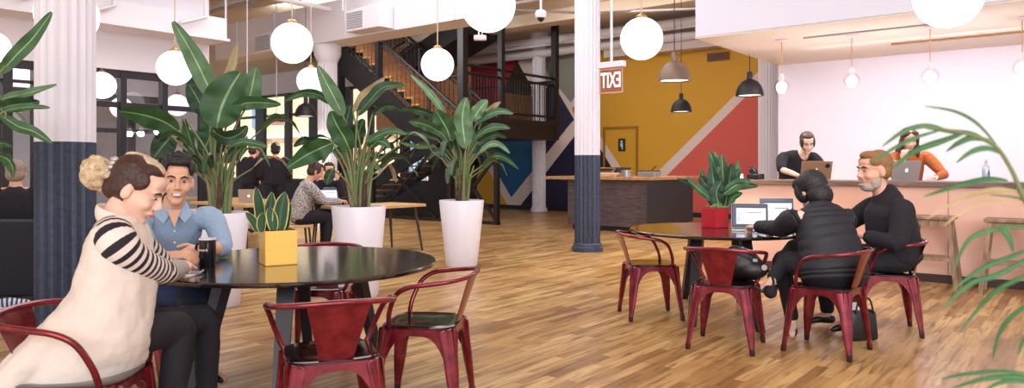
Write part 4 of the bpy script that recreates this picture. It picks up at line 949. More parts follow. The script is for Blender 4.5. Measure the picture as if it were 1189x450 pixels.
# --- bearded man in black
J = dict(hip=(2.92, 5.63, .57), chest=(2.91, 5.62, .80), neck=(2.87, 5.63, 1.0), head=(2.785, 5.63, 1.222), fwd=(-.96, -.12, -.06),
         sL=(2.89, 5.42, .915), eL=(2.80, 5.32, .69), wL=(2.60, 5.50, .745), hL=(-.6, .7, .05), sR=(2.86, 5.84, .915), eR=(2.72, 5.93, .79), wR=(2.47, 5.86, .775), hR=(-.9, 0, 0),
         kL=(2.46, 5.54, .55), aL=(2.52, 5.46, .11), tL=(2.38, 5.47, .04), kR=(2.44, 5.78, .56), aR=(2.48, 5.75, .11), tR=(2.34, 5.76, .04))
t, J = person('bearded man with sandy hair in a black sweater, in profile at the table further back', (2.92, 5.63, 0), J, 1.08, 'skin', .007, 1.22)
face_bits(t, J['head'], J['Fm'], 1.22)
hair_cap(t, J, 1.22, M['hairsand'], [((0, -.035, .05), (.082, .084, .082)), ((0, -.045, .0), (.08, .06, .07)), ((0, .03, .098), (.055, .055, .03)), ((.06, .015, .06), (.02, .05, .035)), ((-.06, .015, .06), (.02, .05, .035))])
hair_cap(t, J, 1.22, M['beard'], [((0, .045, -.1), (.047, .048, .032)), ((.048, .02, -.07), (.015, .035, .042)), ((-.048, .02, -.07), (.015, .035, .042)), ((0, .088, -.083), (.028, .018, .014)), ((.018, .092, -.052), (.016, .01, .006)), ((-.018, .092, -.052), (.016, .01, .006))], name='beard')
def f(b):
    limb(b, [(2.875, 5.635, 1.075), (2.89, 5.63, .99), (2.90, 5.63, .90), (2.93, 5.63, .72), (2.94, 5.63, .55)], [(.085, .08), (.16, .115), (.225, .17), (.215, .185), (.21, .19)], side=V(.25, 1, 0), seg=24)
    for s in 'LR':
        limb(b, [J['s' + s].lerp(J['neck'], .3), J['s' + s], J['e' + s]], [.075, .088, .066]); limb(b, [J['e' + s], J['e' + s].lerp(J['w' + s], .75)], [.064, .05])
cloth('sweater', t, M['blackfab'], f, .010, 3)
trousers(t, J, 1.05, M['blackpants']); shoes(t, J, 1.0, M['shoe'])

# --- person in black leaning over the gold laptop behind the bar
def stand_legs(J, x, y, s=.1):
    J.update(kL=(x - s, y, .5), aL=(x - s, y, .09), tL=(x - s, y - .13, .03), kR=(x + s, y, .5), aR=(x + s, y, .09), tR=(x + s, y - .13, .03)); return J
J = stand_legs(dict(hip=(3.80, 9.95, .95), chest=(3.80, 9.88, 1.2), neck=(3.86, 9.80, 1.42), head=(3.905, 9.68, 1.572), fwd=(-.12, -.85, -.42), up=(-.05, 0, 1),
         sR=(3.62, 9.80, 1.37), eR=(3.53, 9.58, 1.22), wR=(3.68, 9.32, 1.125), hR=(.6, -.6, 0), sL=(4.03, 9.76, 1.36), eL=(4.10, 9.55, 1.18), wL=(3.92, 9.38, 1.125), hL=(-.5, -.6, 0)), 3.8, 9.95)
J['sL'], J['sR'], J['eL'], J['eR'], J['wL'], J['wR'], J['hL'], J['hR'] = J['sR'], J['sL'], J['eR'], J['eL'], J['wR'], J['wL'], J['hR'], J['hL']
t, J = person('person in a black top leaning over a gold laptop behind the bar', (3.8, 9.95, 0), J, 1.0, 'skinpale', .010, 1.1)
face_bits(t, J['head'], J['Fm'], 1.1)
hair_cap(t, J, 1.1, M['hairbrown'], [((0, -.035, .045), (.085, .088, .085)), ((0, -.04, -.02), (.082, .07, .075)), ((.068, .02, .01), (.016, .05, .07)), ((-.068, .02, .01), (.016, .05, .07)), ((0, .025, .095), (.06, .055, .03))], .01)
def f(b):
    limb(b, [J['neck'] + V(0, 0, .01), (3.83, 9.84, 1.37), (3.81, 9.88, 1.22), (3.8, 9.93, .95)], [(.07, .06), (.2, .11), (.21, .13), (.18, .13)], side=V(1, 0, 0), seg=20)
    for s in 'LR': limb(b, [J['s' + s].lerp(J['neck'], .3), J['s' + s], J['e' + s]], [.065, .078, .062])
cloth('black_top', t, M['blackfab'], f, .011, 3); trousers(t, J, 1, M['blackpants'])
b = B(False); b.tube([(3.80, 9.66, 1.60), (3.83, 9.66, 1.50), (3.9, 9.66, 1.43), (3.93, 9.7, 1.3)], .004, seg=6, sub=4); obj('headset_cable', b, M['black'], t)

# --- woman in orange plaid behind the bar
J = stand_legs(dict(hip=(4.92, 9.15, .95), chest=(4.92, 9.10, 1.2), neck=(4.90, 9.05, 1.42), head=(4.865, 8.97, 1.585), fwd=(-.2, -.85, -.34),
         sR=(4.70, 9.02, 1.36), eR=(4.62, 8.86, 1.15), wR=(4.66, 8.72, 1.34), hR=(.2, .1, 1), nR=(.3, .6, 0), sL=(5.12, 9.02, 1.36), eL=(5.18, 8.78, 1.16), wL=(4.98, 8.60, 1.125), hL=(-.9, -.3, 0)), 4.92, 9.2)
J['sL'], J['sR'], J['eL'], J['eR'], J['wL'], J['wR'], J['hL'], J['hR'] = J['sR'], J['sL'], J['eR'], J['eL'], J['wR'], J['wL'], J['hR'], J['hL']; J['nL'] = J.pop('nR')
t, J = person('woman with long auburn hair in an orange plaid shirt behind the bar', (4.92, 9.15, 0), J, .97, 'skinpale', .010, 1.1)
face_bits(t, J['head'], J['Fm'], 1.1)
hair_cap(t, J, 1.1, M['hairred'], [((0, -.03, .045), (.09, .088, .085)), ((0, -.05, -.05), (.09, .06, .1)), ((.078, .02, -.03), (.022, .04, .11)), ((-.078, .02, -.03), (.022, .04, .11)), ((.095, .01, -.15), (.038, .05, .11)), ((-.09, .01, -.15), (.036, .05, .11)), ((.04, .045, .08), (.04, .03, .04)), ((-.04, .045, .08), (.04, .03, .04))], .01)
def f(b):
    limb(b, [J['neck'] + V(0, 0, .01), (4.91, 9.06, 1.37), (4.92, 9.1, 1.22), (4.92, 9.14, .95)], [(.07, .06), (.19, .1), (.19, .12), (.17, .12)], side=V(1, 0, 0), seg=20)
    for s in 'LR': limb(b, [J['s' + s].lerp(J['neck'], .3), J['s' + s], J['e' + s]], [.06, .072, .055]); limb(b, [J['e' + s], J['e' + s].lerp(J['w' + s], .85)], [.055, .04])
cloth('plaid_shirt', t, M['plaid'], f, .010, 3); trousers(t, J, 1, M['jeans'])

# --- background people
def bg(label, pos, ang, seated, top, hair, skin='skin', crown=None, arms='desk', pants='blackpants', lean=.12, k=1.0):
    f_ = V(math.cos(ang), math.sin(ang), 0); r_ = V(f_.y, -f_.x, 0); p = V(pos[0], pos[1], 0); hz = .57 if seated else .95
    up = lambda h, fo, si=0: p + f_ * fo + r_ * si + V(0, 0, h)
    L = .85 if seated else .9
    J = dict(hip=up(hz, 0), chest=up(hz + .25, lean * .5), neck=up(hz + .46, lean), head=up(hz + .62, lean * 1.6 + .03), fwd=f_ + V(0, 0, -.45 if arms == 'desk' else -.1))
    for s, q in (('L', -1), ('R', 1)):
        J['s' + s] = up(hz + .40, lean, q * .19)
        if arms == 'desk': J['e' + s] = up(hz + .2, lean + .2, q * .22); J['w' + s] = up(hz + .2, lean + .43, q * .12)
        elif arms == 'face' : J['e' + s] = up(hz + .2, lean + .2, q * .2); J['w' + s] = up(hz + .5, lean + .24, q * .1); J['h' + s] = V(0, 0, 1); J['n' + s] = -f_
        else: J['e' + s] = up(hz + .13, lean - .02, q * .25); J['w' + s] = up(hz + .05, lean + .2, q * .16)
        if seated: J['k' + s] = up(.55, .42, q * .1); J['a' + s] = up(.1, .38, q * .1); J['t' + s] = up(.04, .52, q * .1)
        else: J['k' + s] = up(.5, .02, q * .1); J['a' + s] = up(.1, -.02, q * .1); J['t' + s] = up(.04, .12, q * .1)
    t, J = person(label, p, J, k, skin, .013, 1.05)
    hair_cap(t, J, 1.05, M[hair], [((0, -.035, .045), (.086, .09, .086)), ((0, -.045, -.02), (.082, .07, .075)), ((.066, .01, .02), (.016, .045, .06)), ((-.066, .01, .02), (.016, .045, .06)), ((0, .02, .095), (.06, .055, .03))], .012)
    def f(b):
        limb(b, [J['neck'] + V(0, 0, .02), up(hz + .40, lean), up(hz + .25, lean * .6), up(hz - .02, 0)], [(.07, .06), (.195, .11), (.21, .13), (.2, .14)], side=r_, seg=18)
        for s in 'LR': limb(b, [J['s' + s].lerp(J['neck'], .3), J['s' + s], J['e' + s]], [.065, .078, .06]); limb(b, [J['e' + s], J['e' + s].lerp(J['w' + s], .9)], [.058, .042])
    cloth('top', t, M[top], f, .013, 2); trousers(t, J, 1, M[pants], vox=.014); shoes(t, J, 1, M['shoe'])
    return t
bg('person in a speckled grey knit with brown hair sitting at the long oak table', (-2.98, 10.15), math.radians(25), True, 'patterned', 'hairbrown', lean=.14)
bg('dark haired person in black sitting across the long oak table, a hand at the face', (-2.88, 11.45), math.radians(-70), True, 'blackfab', 'hairblack', 'skintan', arms='face', lean=.1)
bg('standing person in a black jacket with tied brown hair, in front of the far windows', (-4.98, 13.9), math.radians(60), False, 'blackfab', 'hairbrown', arms='low', lean=.05)
bg('taller standing person all in black beside a window post, in front of the far windows', (-4.40, 13.6), math.radians(100), False, 'blackfab', 'hairblack', arms='low', lean=.03)
bg('grey haired person in a dark jacket seated on the navy sofa at the left edge', (-4.95, 7.3), math.radians(110), True, 'blackfab', 'hairgrey', lean=.0, arms='low')

# ================================================================ plants
def leafpx(t, Y, pts, wpx, m, origin, side=None, fold=.22, petiole=True, dy=0.0, wav=.10, facing=.35, prof=None, nl=18):
    """pts: (px, py[, depth offset]) along the blade from its stalk end to its tip"""
    P = [W(q[0], q[1], Y + dy + (q[2] if len(q) > 2 else 0)) for q in pts]
    wd = wpx / F * Y; tn = (P[-1] - P[0]).normalized(); view = V(0, 1, 0)
    sd = tn.cross(view)
    sd = sd.normalized() if sd.length > .05 else V(1, 0, 0)
    sd = (sd + V(0, 1, 0) * facing * random.choice((-1, 1))).normalized() if side is None else Vector(side)
    b = B(False); b.blade(P, wd, side=sd, fold=fold, wav=wav, prof=prof, nl=nl); o = obj('leaf', b, M[m], t)
    if petiole:
        o0 = Vector(origin) + V(random.uniform(-.06, .06), random.uniform(-.06, .06), 0); b = B(False); mid = o0.lerp(P[0], .55) + V((o0.x - P[0].x) * .25, (o0.y - P[0].y) * .2, .03 * abs(P[0].z - o0.z))
        b.tube([o0, mid, P[0], P[0].lerp(P[1], .35)], [.016, .011, .008, .004], seg=8, sub=5, side=(0, 1, 0)); obj('stalk', b, M['stem'], o)
    return o
def tall_pot(t, rt, h, rb):
    b = B(); b.lathe([(rb - .01, 0), (rb, .012), (rt, h - .012), (rt - .006, h), (rt - .028, h), (rt - .03, h - .05), (.001, h - .05)], seg=64, close=False); obj('pot', b, M['potwhite'], t)
    b = B(); b.lathe([(.001, h - .045), (rt - .035, h - .045), (rt - .035, h - .049), (.001, h - .049)], seg=32, close=False); obj('soil', b, M['soil'], t)
def big_plant(X, Y, rt, h, rb, label, leaves, seed, stalks=9):
    random.seed(seed); t = thing('potted_plant', label, 'plant', (X, Y, 0), 0, 'tall leafy plants in white pots'); tall_pot(t, rt, h, rb)
    b = B()
    for i in range(stalks):
        a = random.uniform(0, 2 * PI); r = random.uniform(.02, .09); q = random.uniform(.45, .95); b.tube([(math.cos(a) * r, math.sin(a) * r, h - .06), (math.cos(a) * r * 1.4, math.sin(a) * r * 1.4, h + q * .4), (math.cos(a) * (r + .09), math.sin(a) * (r + .05), h + q * .75)], [.024, .017, .009], seg=8, sub=4, side=(1, 0, 0))
    obj('stem_clump', b, M['stem'], t)
    b = B()
    for i in range(4):
        a = random.uniform(0, 2 * PI); b.tube([(math.cos(a) * .05, math.sin(a) * .05, h - .06), (math.cos(a) * .07, math.sin(a) * .07, h + .32)], [.03, .016], seg=8, side=(1, 0, 0))
    obj('dry_sheath', b, M['trunk'], t)
    for i in range(9):
        a = random.uniform(0, 2 * PI); sp = random.uniform(.16, .42); z0 = h + random.uniform(.28, .75); L0 = random.uniform(.22, .42); c_ = V(math.cos(a) * sp, math.sin(a) * sp * .8, z0); o_ = V(math.cos(a), math.sin(a) * .8, 0); b = B()
        b.blade([c_, c_ + o_ * L0 * .4 + V(0, 0, .1), c_ + o_ * L0 * .8 + V(0, 0, .07), c_ + o_ * L0 * 1.15 + V(0, 0, -.08)], random.uniform(.07, .13), side=V(-o_.y, o_.x, random.uniform(-.5, .5)), fold=.25, wav=.12); lf = obj('leaf', b, M[random.choice(('leaf', 'leafdark', 'leafdark', 'leaftan'))], t)
        b = B(); b.tube([(0, 0, h - .05), (o_.x * sp * .3, o_.y * sp * .3, h + (z0 - h) * .6), c_], [.012, .009, .006], seg=8, sub=4, side=(0, 1, 0)); obj('stalk', b, M['stem'], lf)
    for lv in leaves: leafpx(t, Y, lv[0], lv[1], lv[2], (X, Y, h), dy=lv[3] if len(lv) > 3 else 0, **(lv[4] if len(lv) > 4 else {}))
    return t
L, D, G, T_ = 'leaflight', 'leafdark', 'leaf', 'leaftan'
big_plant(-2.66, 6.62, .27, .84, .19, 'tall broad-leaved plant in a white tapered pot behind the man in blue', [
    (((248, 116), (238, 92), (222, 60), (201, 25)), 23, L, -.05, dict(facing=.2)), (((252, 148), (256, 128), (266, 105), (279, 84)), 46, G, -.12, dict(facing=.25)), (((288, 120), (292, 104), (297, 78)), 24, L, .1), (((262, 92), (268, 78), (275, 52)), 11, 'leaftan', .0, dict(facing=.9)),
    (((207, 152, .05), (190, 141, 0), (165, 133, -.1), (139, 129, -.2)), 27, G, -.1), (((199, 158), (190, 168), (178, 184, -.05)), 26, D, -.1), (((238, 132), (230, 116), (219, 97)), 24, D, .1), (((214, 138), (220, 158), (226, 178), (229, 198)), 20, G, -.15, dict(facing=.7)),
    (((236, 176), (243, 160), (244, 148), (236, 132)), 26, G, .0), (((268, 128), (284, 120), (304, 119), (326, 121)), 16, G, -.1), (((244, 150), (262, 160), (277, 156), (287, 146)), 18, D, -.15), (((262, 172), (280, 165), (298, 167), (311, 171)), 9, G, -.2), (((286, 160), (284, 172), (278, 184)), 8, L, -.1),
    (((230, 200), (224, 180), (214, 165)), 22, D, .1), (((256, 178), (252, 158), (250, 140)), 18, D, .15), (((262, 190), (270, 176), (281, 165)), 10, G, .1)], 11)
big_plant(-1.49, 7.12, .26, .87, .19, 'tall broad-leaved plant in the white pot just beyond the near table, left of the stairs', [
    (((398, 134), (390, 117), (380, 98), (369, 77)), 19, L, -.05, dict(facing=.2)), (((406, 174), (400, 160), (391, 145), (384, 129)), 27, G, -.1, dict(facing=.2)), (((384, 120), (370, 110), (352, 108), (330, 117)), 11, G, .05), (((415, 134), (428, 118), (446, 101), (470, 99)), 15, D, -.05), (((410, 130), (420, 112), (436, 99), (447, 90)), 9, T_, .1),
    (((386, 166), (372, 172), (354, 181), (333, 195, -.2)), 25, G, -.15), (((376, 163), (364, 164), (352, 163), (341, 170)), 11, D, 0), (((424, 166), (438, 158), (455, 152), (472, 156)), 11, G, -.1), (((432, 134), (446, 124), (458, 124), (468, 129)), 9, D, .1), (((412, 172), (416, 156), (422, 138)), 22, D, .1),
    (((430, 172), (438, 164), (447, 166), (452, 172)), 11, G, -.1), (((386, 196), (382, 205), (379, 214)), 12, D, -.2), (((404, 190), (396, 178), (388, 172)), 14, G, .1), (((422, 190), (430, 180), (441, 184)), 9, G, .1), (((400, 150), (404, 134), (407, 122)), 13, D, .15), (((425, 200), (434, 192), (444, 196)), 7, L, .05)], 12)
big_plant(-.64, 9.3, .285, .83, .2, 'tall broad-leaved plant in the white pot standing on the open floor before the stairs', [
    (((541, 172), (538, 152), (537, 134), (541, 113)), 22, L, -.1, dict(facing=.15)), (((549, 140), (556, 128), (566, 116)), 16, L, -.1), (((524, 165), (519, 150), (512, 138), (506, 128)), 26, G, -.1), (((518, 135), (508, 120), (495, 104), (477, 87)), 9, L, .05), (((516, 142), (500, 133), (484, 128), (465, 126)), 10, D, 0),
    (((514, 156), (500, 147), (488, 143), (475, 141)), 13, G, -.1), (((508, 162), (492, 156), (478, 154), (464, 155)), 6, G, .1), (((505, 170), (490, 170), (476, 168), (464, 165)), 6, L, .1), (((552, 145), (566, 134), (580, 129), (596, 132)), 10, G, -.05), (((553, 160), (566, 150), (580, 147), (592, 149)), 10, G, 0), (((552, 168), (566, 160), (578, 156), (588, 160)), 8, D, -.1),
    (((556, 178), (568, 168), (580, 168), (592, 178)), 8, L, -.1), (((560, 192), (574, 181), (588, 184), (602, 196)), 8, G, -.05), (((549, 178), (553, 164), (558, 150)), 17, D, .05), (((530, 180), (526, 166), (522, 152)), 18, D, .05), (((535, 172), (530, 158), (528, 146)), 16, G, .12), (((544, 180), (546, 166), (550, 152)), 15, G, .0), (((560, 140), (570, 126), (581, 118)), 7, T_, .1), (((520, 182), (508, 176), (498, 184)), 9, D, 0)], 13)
big_plant(-3.45, 4.35, .26, .8, .19, 'leafy plant mostly outside the left edge, its leaves crossing the thick column', [
    (((0, 85), (18, 65), (40, 42), (60, 14)), 17, G, -.05), (((-6, 116), (14, 112), (40, 106), (66, 98)), 11, L, 0), (((-4, 128), (14, 122), (30, 120), (46, 118)), 17, D, -.05), (((-5, 132), (18, 126), (38, 124), (58, 125)), 9, G, -.1), (((0, 133), (20, 146), (40, 153), (60, 166)), 13, G, -.12), (((-10, 140), (4, 138), (14, 141), (24, 150)), 12, D, -.1), (((-8, 172), (2, 166), (14, 170)), 9, G, 0), (((-3, 180), (8, 184), (14, 192), (16, 206)), 17, G, -.1)], 14)

# --- snake plant in the yellow planter
def square_pot(t, s_, h, m, mi=.006):
    b = B(); b.box((0, 0, h / 2), (s_, s_, h), bev=mi); obj('pot', b, m, t, False)
    b = B(); b.box((0, 0, h + .001), (s_ - .02, s_ - .02, .006)); obj('soil', b, M['soil'], t, False)
random.seed(5)
t = thing('potted_snake_plant', 'snake plant with yellow edged leaves in a square yellow planter on the near table', 'plant', (-1.283, 4.016, TZ), math.radians(30))
square_pot(t, .17, .186, M['potyellow'])
spr = lambda u: (math.sin(PI * min(1, u * .93 + .07)) ** .6) * (1 if u < .7 else 1 - ((u - .7) / .3) ** 2 * .7)
for (x0, y0, x1, y1, w_, dy) in ((305, 268, 297, 216, 15, 0), (312, 270, 316, 222, 14, .03), (324, 270, 331, 222, 18, -.03), (299, 268, 285, 246, 10, -.04), (304, 269, 306, 246, 13, -.05), (332, 269, 338, 236, 11, 0), (309, 268, 301, 232, 12, .05), (318, 268, 312, 240, 13, -.05), (327, 268, 325, 236, 12, .05)):
    leafpx(t, 4.0, ((x0, y0), ((x0 + x1) / 2 - (x1 - x0) * .18, (y0 + y1) / 2), (x1, y1)), w_, 'snake', None, petiole=False, dy=dy, fold=.3, wav=.03, facing=.25, prof=spr)
# --- plant in the red planter
t = thing('potted_plant', 'leafy green plant in a square red planter on the table further back', 'plant', (1.78, 6.42, TZ), math.radians(32), 'tall leafy plants in white pots'); del t['group']
square_pot(t, .165, .175, M['potred'])
for (pts, w_, m, dy) in ((((831, 240), (829, 215), (826, 192)), 16, D, 0), (((838, 240), (840, 215), (838, 180)), 18, G, .04), (((842, 238), (846, 215), (850, 190)), 17, D, -.03), (((828, 238), (820, 220), (814, 196)), 12, G, .03), (((846, 236), (853, 212), (857, 186)), 12, L, .04), (((840, 225), (856, 214), (872, 210)), 13, G, -.05), (((838, 228), (858, 216), (880, 216)), 10, G, -.04), (((828, 232), (814, 222), (797, 206)), 10, G, -.03), (((824, 232), (808, 216), (786, 207)), 7, D, .0), (((834, 236), (832, 222), (838, 210)), 15, D, -.06), (((845, 240), (852, 228), (862, 224)), 9, G, -.06), (((830, 208), (830, 194), (824, 176)), 13, G, .06), (((836, 236), (834, 205), (830, 176)), 13, L, .07), (((848, 220), (854, 205), (858, 196)), 11, G, 0), (((826, 222), (818, 212), (813, 204)), 12, D, .02)):
    leafpx(t, 6.42, pts, w_, m, (1.78, 6.42, TZ + .17), dy=dy, fold=.2, facing=.3)
# --- palm fronds close to the camera
t = thing('palm_plant', 'blurred palm fronds close to the camera at the right edge', 'plant', (1.35, 1.35, 0)); random.seed(9)
b = B(False); PY = 1.45
def fr(pts, r, Y=PY): b.tube([W(x, y, Y + d) for x, y, d in pts], r, seg=8, sub=5, side=(0, 1, 0))
fr([(1330, 520, .1), (1260, 330, .05), (1197, 244, 0), (1174, 196, 0), (1151, 166, 0), (1108, 152, 0), (1067, 147, 0)], [.008, .006, .005, .0042, .004, .003, .0015])
fr([(1340, 560, .1), (1290, 420, 0), (1240, 330, 0), (1215, 262, 0), (1189, 232, 0), (1150, 226, 0)], [.008, .006, .005, .004, .003, .0015])
fr([(1330, 620, .1), (1290, 500, 0), (1235, 452, 0), (1180, 432, 0)], [.008, .006, .004, .002]); obj('frond_stem', b, M['stem'], t)
pprof = lambda u: (math.sin(PI * min(1, u * .9 + .08)) ** .8)
for pts, w_, m in ((((1157, 168), (1134, 143), (1108, 129), (1073, 123)), 6, 'palm'), (((1150, 163), (1128, 160), (1112, 166), (1098, 176)), 11, 'palm'), (((1162, 178), (1146, 172), (1128, 176), (1110, 189)), 10, 'palm'), (((1120, 154), (1092, 164), (1060, 176), (1036, 196)), 12, 'palm'), (((1100, 151), (1076, 146), (1050, 152), (1024, 170)), 9, 'palm'), (((1092, 151), (1062, 160), (1038, 172), (1006, 192)), 7, 'palm'), (((1151, 168), (1130, 156), (1100, 152), (1067, 147)), 9, 'palm'),
    (((1170, 210), (1146, 208), (1116, 214), (1072, 228)), 11, 'palm'), (((1189, 222), (1150, 224), (1110, 234), (1076, 254)), 7, 'palmtan'), (((1189, 238), (1150, 234), (1120, 244), (1096, 262)), 6, 'palmtan'), (((1200, 228), (1160, 219), (1128, 226), (1098, 240)), 6, 'palmtan'),
    (((1200, 262), (1156, 266), (1124, 279), (1105, 318)), 8, 'palm'), (((1158, 264), (1164, 266), (1172, 278), (1176, 293)), 12, 'palm'), (((1205, 285), (1168, 300), (1139, 312), (1103, 338)), 9, 'palm'), (((1210, 290), (1160, 318), (1128, 328), (1094, 358)), 10, 'palm'), (((1215, 312), (1172, 328), (1144, 348), (1112, 388)), 10, 'palm'), (((1220, 340), (1180, 362), (1160, 386), (1152, 418)), 10, 'palm'), (((1225, 360), (1192, 388), (1182, 412)), 9, 'palm'),
    (((1220, 440), (1170, 431), (1120, 434), (1092, 440)), 7, 'palm'), (((1220, 446), (1180, 437), (1140, 440), (1100, 452)), 9, 'palm'), (((1220, 452), (1185, 442), (1160, 444), (1138, 456)), 8, 'palm')):
    leafpx(t, PY, pts, w_ * .68, m, None, petiole=False, fold=.25, wav=.0, facing=.15, prof=pprof, nl=20)
b = B(); b.lathe([(.13, 0), (.17, .28), (.155, .28), (.15, .25), (.001, .25)], c=(.25, .1, 0), seg=32, close=False); obj('pot', b, M['potwhite'], t)
b = B(False); fr([(1330, 520, .1), (1345, 800, .1), (1355, 900, .1)], [.008, .012, .014]); fr([(1330, 620, .1), (1350, 900, .1)], [.008, .014]); obj('frond_stem', b, M['stem'], t)

# ================================================================ things on the near table
t = thing('mug', 'tall black mug with white lettering on the near table by the man\'s hands', 'mug', (-1.635, 3.93, TZ), math.radians(-22))
b = B(); b.lathe([(.038, 0), (.041, .004), (.0435, .14), (.0435, .145), (.039, .145), (.037, .012), (.001, .01)], seg=40, close=False); obj('cup', b, M['mugblack'], t)
b = B(); b.lathe([(.0437, .14), (.0437, .148), (.0385, .148), (.0385, .14)], seg=40, close=False); obj('rim', b, M['white'], t)
b = B(); b.tube([(-.04, -.0, .12), (-.07, 0, .115), (-.08, 0, .08), (-.068, 0, .045), (-.04, 0, .035)], [(.006, .009)] * 5, seg=8, sub=4, side=(0, 1, 0)); obj('handle', b, M['mugblack'], t)
b = text_mesh('wework', .021, .0004)
for v in b.b.verts:
    x, y, z = v.co; a = x / .0425; v.co = V(math.sin(a) * (.0428 + z), -math.cos(a) * (.0428 + z), .088 + y)
obj('lettering', b, M['white'], t, False)
p = V(-1.61, 3.60, TZ); t = thing('phone', 'dark phone lying on papers on the near table', 'phone', p + V(.0, .03, .006), math.radians(12))
b = B(); b.box((0, 0, .005), (.145, .072, .009), bev=.003); obj('body', b, M['alu'], t, False)
b = B(); b.box((0, 0, .0098), (.136, .064, .001)); obj('screen', b, M['blackgloss'], t, False)
b = B(); b.box((0, 0, .002), (.2, .14, .004)); tag(obj('paper_sheets', b, M['paper'], None, False, loc=p + V(-.05, 0, .0), rot=math.radians(-6)), 'white paper sheets under the phone on the near table', 'paper')

# ================================================================ laptops
def laptop(label, loc, rot, m, w_=.325, d=.225, tilt=108, scr=True, logo=True):
    t = thing('laptop', label, 'laptop', loc, rot, 'open laptops')       # screen faces -y in its own frame
    b = B(); b.box((0, 0, .007), (w_, d, .013), bev=.004); base = obj('base', b, m, t, False)
    b = B(); b.box((0, -.0 + d * .12, .0142), (w_ * .84, d * .46, .002)); obj('keyboard', b, M['keys'], base, False)
    b = B(); b.box((0, -d * .3, .0142), (w_ * .32, d * .3, .0015)); obj('trackpad', b, M['steel'], base, False)
    a = math.radians(tilt - 90); rot_ = Matrix.Rotation(-a, 3, 'X'); hg = V(0, d / 2 - .004, .013)
    b = B(); b.box(hg + rot_ @ V(0, 0, d * .5), (w_, .008, d), rot=rot_, bev=.003); lid = obj('lid', b, m, t, False)
    b = B(); b.box(hg + rot_ @ V(0, -.0045, d * .5), (w_ - .008, .002, d - .008), rot=rot_); obj('bezel', b, M['blackgloss'], lid, False)
    b = B(); b.box(hg + rot_ @ V(0, -.0058, d * .52), (w_ * .92, .0012, d * .85), rot=rot_); sc = obj('screen', b, M['screendark'] if scr else M['screen'], lid, False)
    b = B()
    if scr:
        b.box(hg + rot_ @ V(.012, -.0068, d * .48), (w_ * .8, .001, d * .66), rot=rot_); 
        obj('page', b, M['screenwhite'], lid, False); b = B()
        b.box(hg + rot_ @ V(.01, -.0075, d * .84), (w_ * .82, .001, d * .03), rot=rot_); b.box(hg + rot_ @ V(.04, -.0076, d * .62), (w_ * .4, .001, d * .02), rot=rot_)
        for i in range(5): b.box(hg + rot_ @ V(-w_ * .3, -.0076, d * (.25 + i * .08)), (w_ * .1, .001, d * .012), rot=rot_)
        obj('page_lines', b, M['keys'], lid, False)
    if logo:
        b = B(); n = 28; pts = []
        for i in range(n):
            q = 2 * PI * i / n; r = .018 * (1 - .12 * abs(math.sin(q)) * (1 if math.sin(q) > 0 else .3) - .10 * math.exp(-((q - PI / 2) / .22) ** 2) - .08 * math.exp(-((q - 3 * PI / 2) / .22) ** 2) - (.34 * math.exp(-(q / .42) ** 2) + .34 * math.exp(-((q - 2 * PI) / .42) ** 2)))
            pts.append(hg + rot_ @ V(-r * math.cos(q), .0045, d * .5 + r * math.sin(q) * 1.05))
        b.prism(pts, rot_ @ V(0, .001, 0))
        b.prism([hg + rot_ @ V(x, .0045, d * .5 + z) for x, z in ((0, .019), (-.004, .021), (-.008, .028), (-.003, .026), (.0, .022))], rot_ @ V(0, .001, 0)); obj('logo', b, M['logo'], lid, False)
    return t, lid, hg, rot_, d, w_
laptop('open laptop with a lit page on its screen, beside the red planter', (1.99, 6.12, TZ), math.radians(-16), M['alu'], .30, .21, 104, 2)
laptop('open laptop half hidden behind the person in the puffer jacket', (2.36, 6.42, TZ), math.radians(-4), M['alu'], .30, .24, 98, 1)
BZ = 1.09
t, lid, hg, rot_, d, w_ = laptop('gold laptop with a round black sticker on the bar', (3.74, 9.10, BZ), math.radians(172), M['gold'], .36, .235, 112)
b = B(); b.rod(hg + rot_ @ V(-.125, .004, d * .74), hg + rot_ @ V(-.125, .0055, d * .74), .03, seg=24); obj('sticker', b, M['black'], lid, False)
laptop('silver laptop on the bar in front of the woman in orange plaid', (4.50, 8.50, BZ), math.radians(182), M['alu'], .32, .225, 106)
t = thing('water_bottle', 'clear water bottle with a dark blue mark standing on the bar', 'bottle', tuple(R(4.80, 7.3, BZ)), 0)
b = B(); b.lathe([(.001, .004), (.035, 0), (.038, .01), (.038, .15), (.03, .175), (.014, .195), (.014, .205)], seg=28, close=False); obj('body', b, M['bottleglass'], t)
b = B(); b.lathe([(.001, .006), (.033, .006), (.0345, .06), (.0345, .13), (.001, .131)], seg=24, close=False); obj('water', b, mat('water', (206, 216, 232), .2), t)
b = B(); b.lathe([(.015, .2), (.016, .222), (.008, .228), (.008, .242), (.001, .244)], seg=18, close=False); obj('cap', b, M['alu'], t)
b = text_mesh('b', .11, .0006)
for v in b.b.verts:
    x, y, z = v.co; a = x / .0385 + .6; v.co = V(math.sin(a) * (.0388 + z), -math.cos(a) * (.0388 + z), .075 + y)
obj('label_mark', b, M['bluemark'], t, False)
# coffee gear and card at the bar's end
t = thing('card_reader', 'small black machine on the left end of the bar', 'machine', R(2.30, 7.25, BZ), RA)
b = B(); b.box((0, 0, .035), (.16, .2, .07), bev=.01); b.box((-.03, 0, .1), (.07, .1, .09), rot=Matrix.Rotation(-.5, 3, 'Y'), bev=.01); obj('body', b, M['blackgloss'], t, False)
b = B(); b.tube([(-.05, 0, .1), (-.075, 0, .15), (-.04, 0, .165)], [.01, .012, .012], seg=8); obj('arm', b, M['black'], t)
b = B(); b.box((0, 0, .035), (.11, .01, .07)); tag(obj('name_card', b, M['paper'], None, False, loc=R(2.12, 7.15, BZ), rot=RA), 'white card standing on the left end of the bar', 'card')

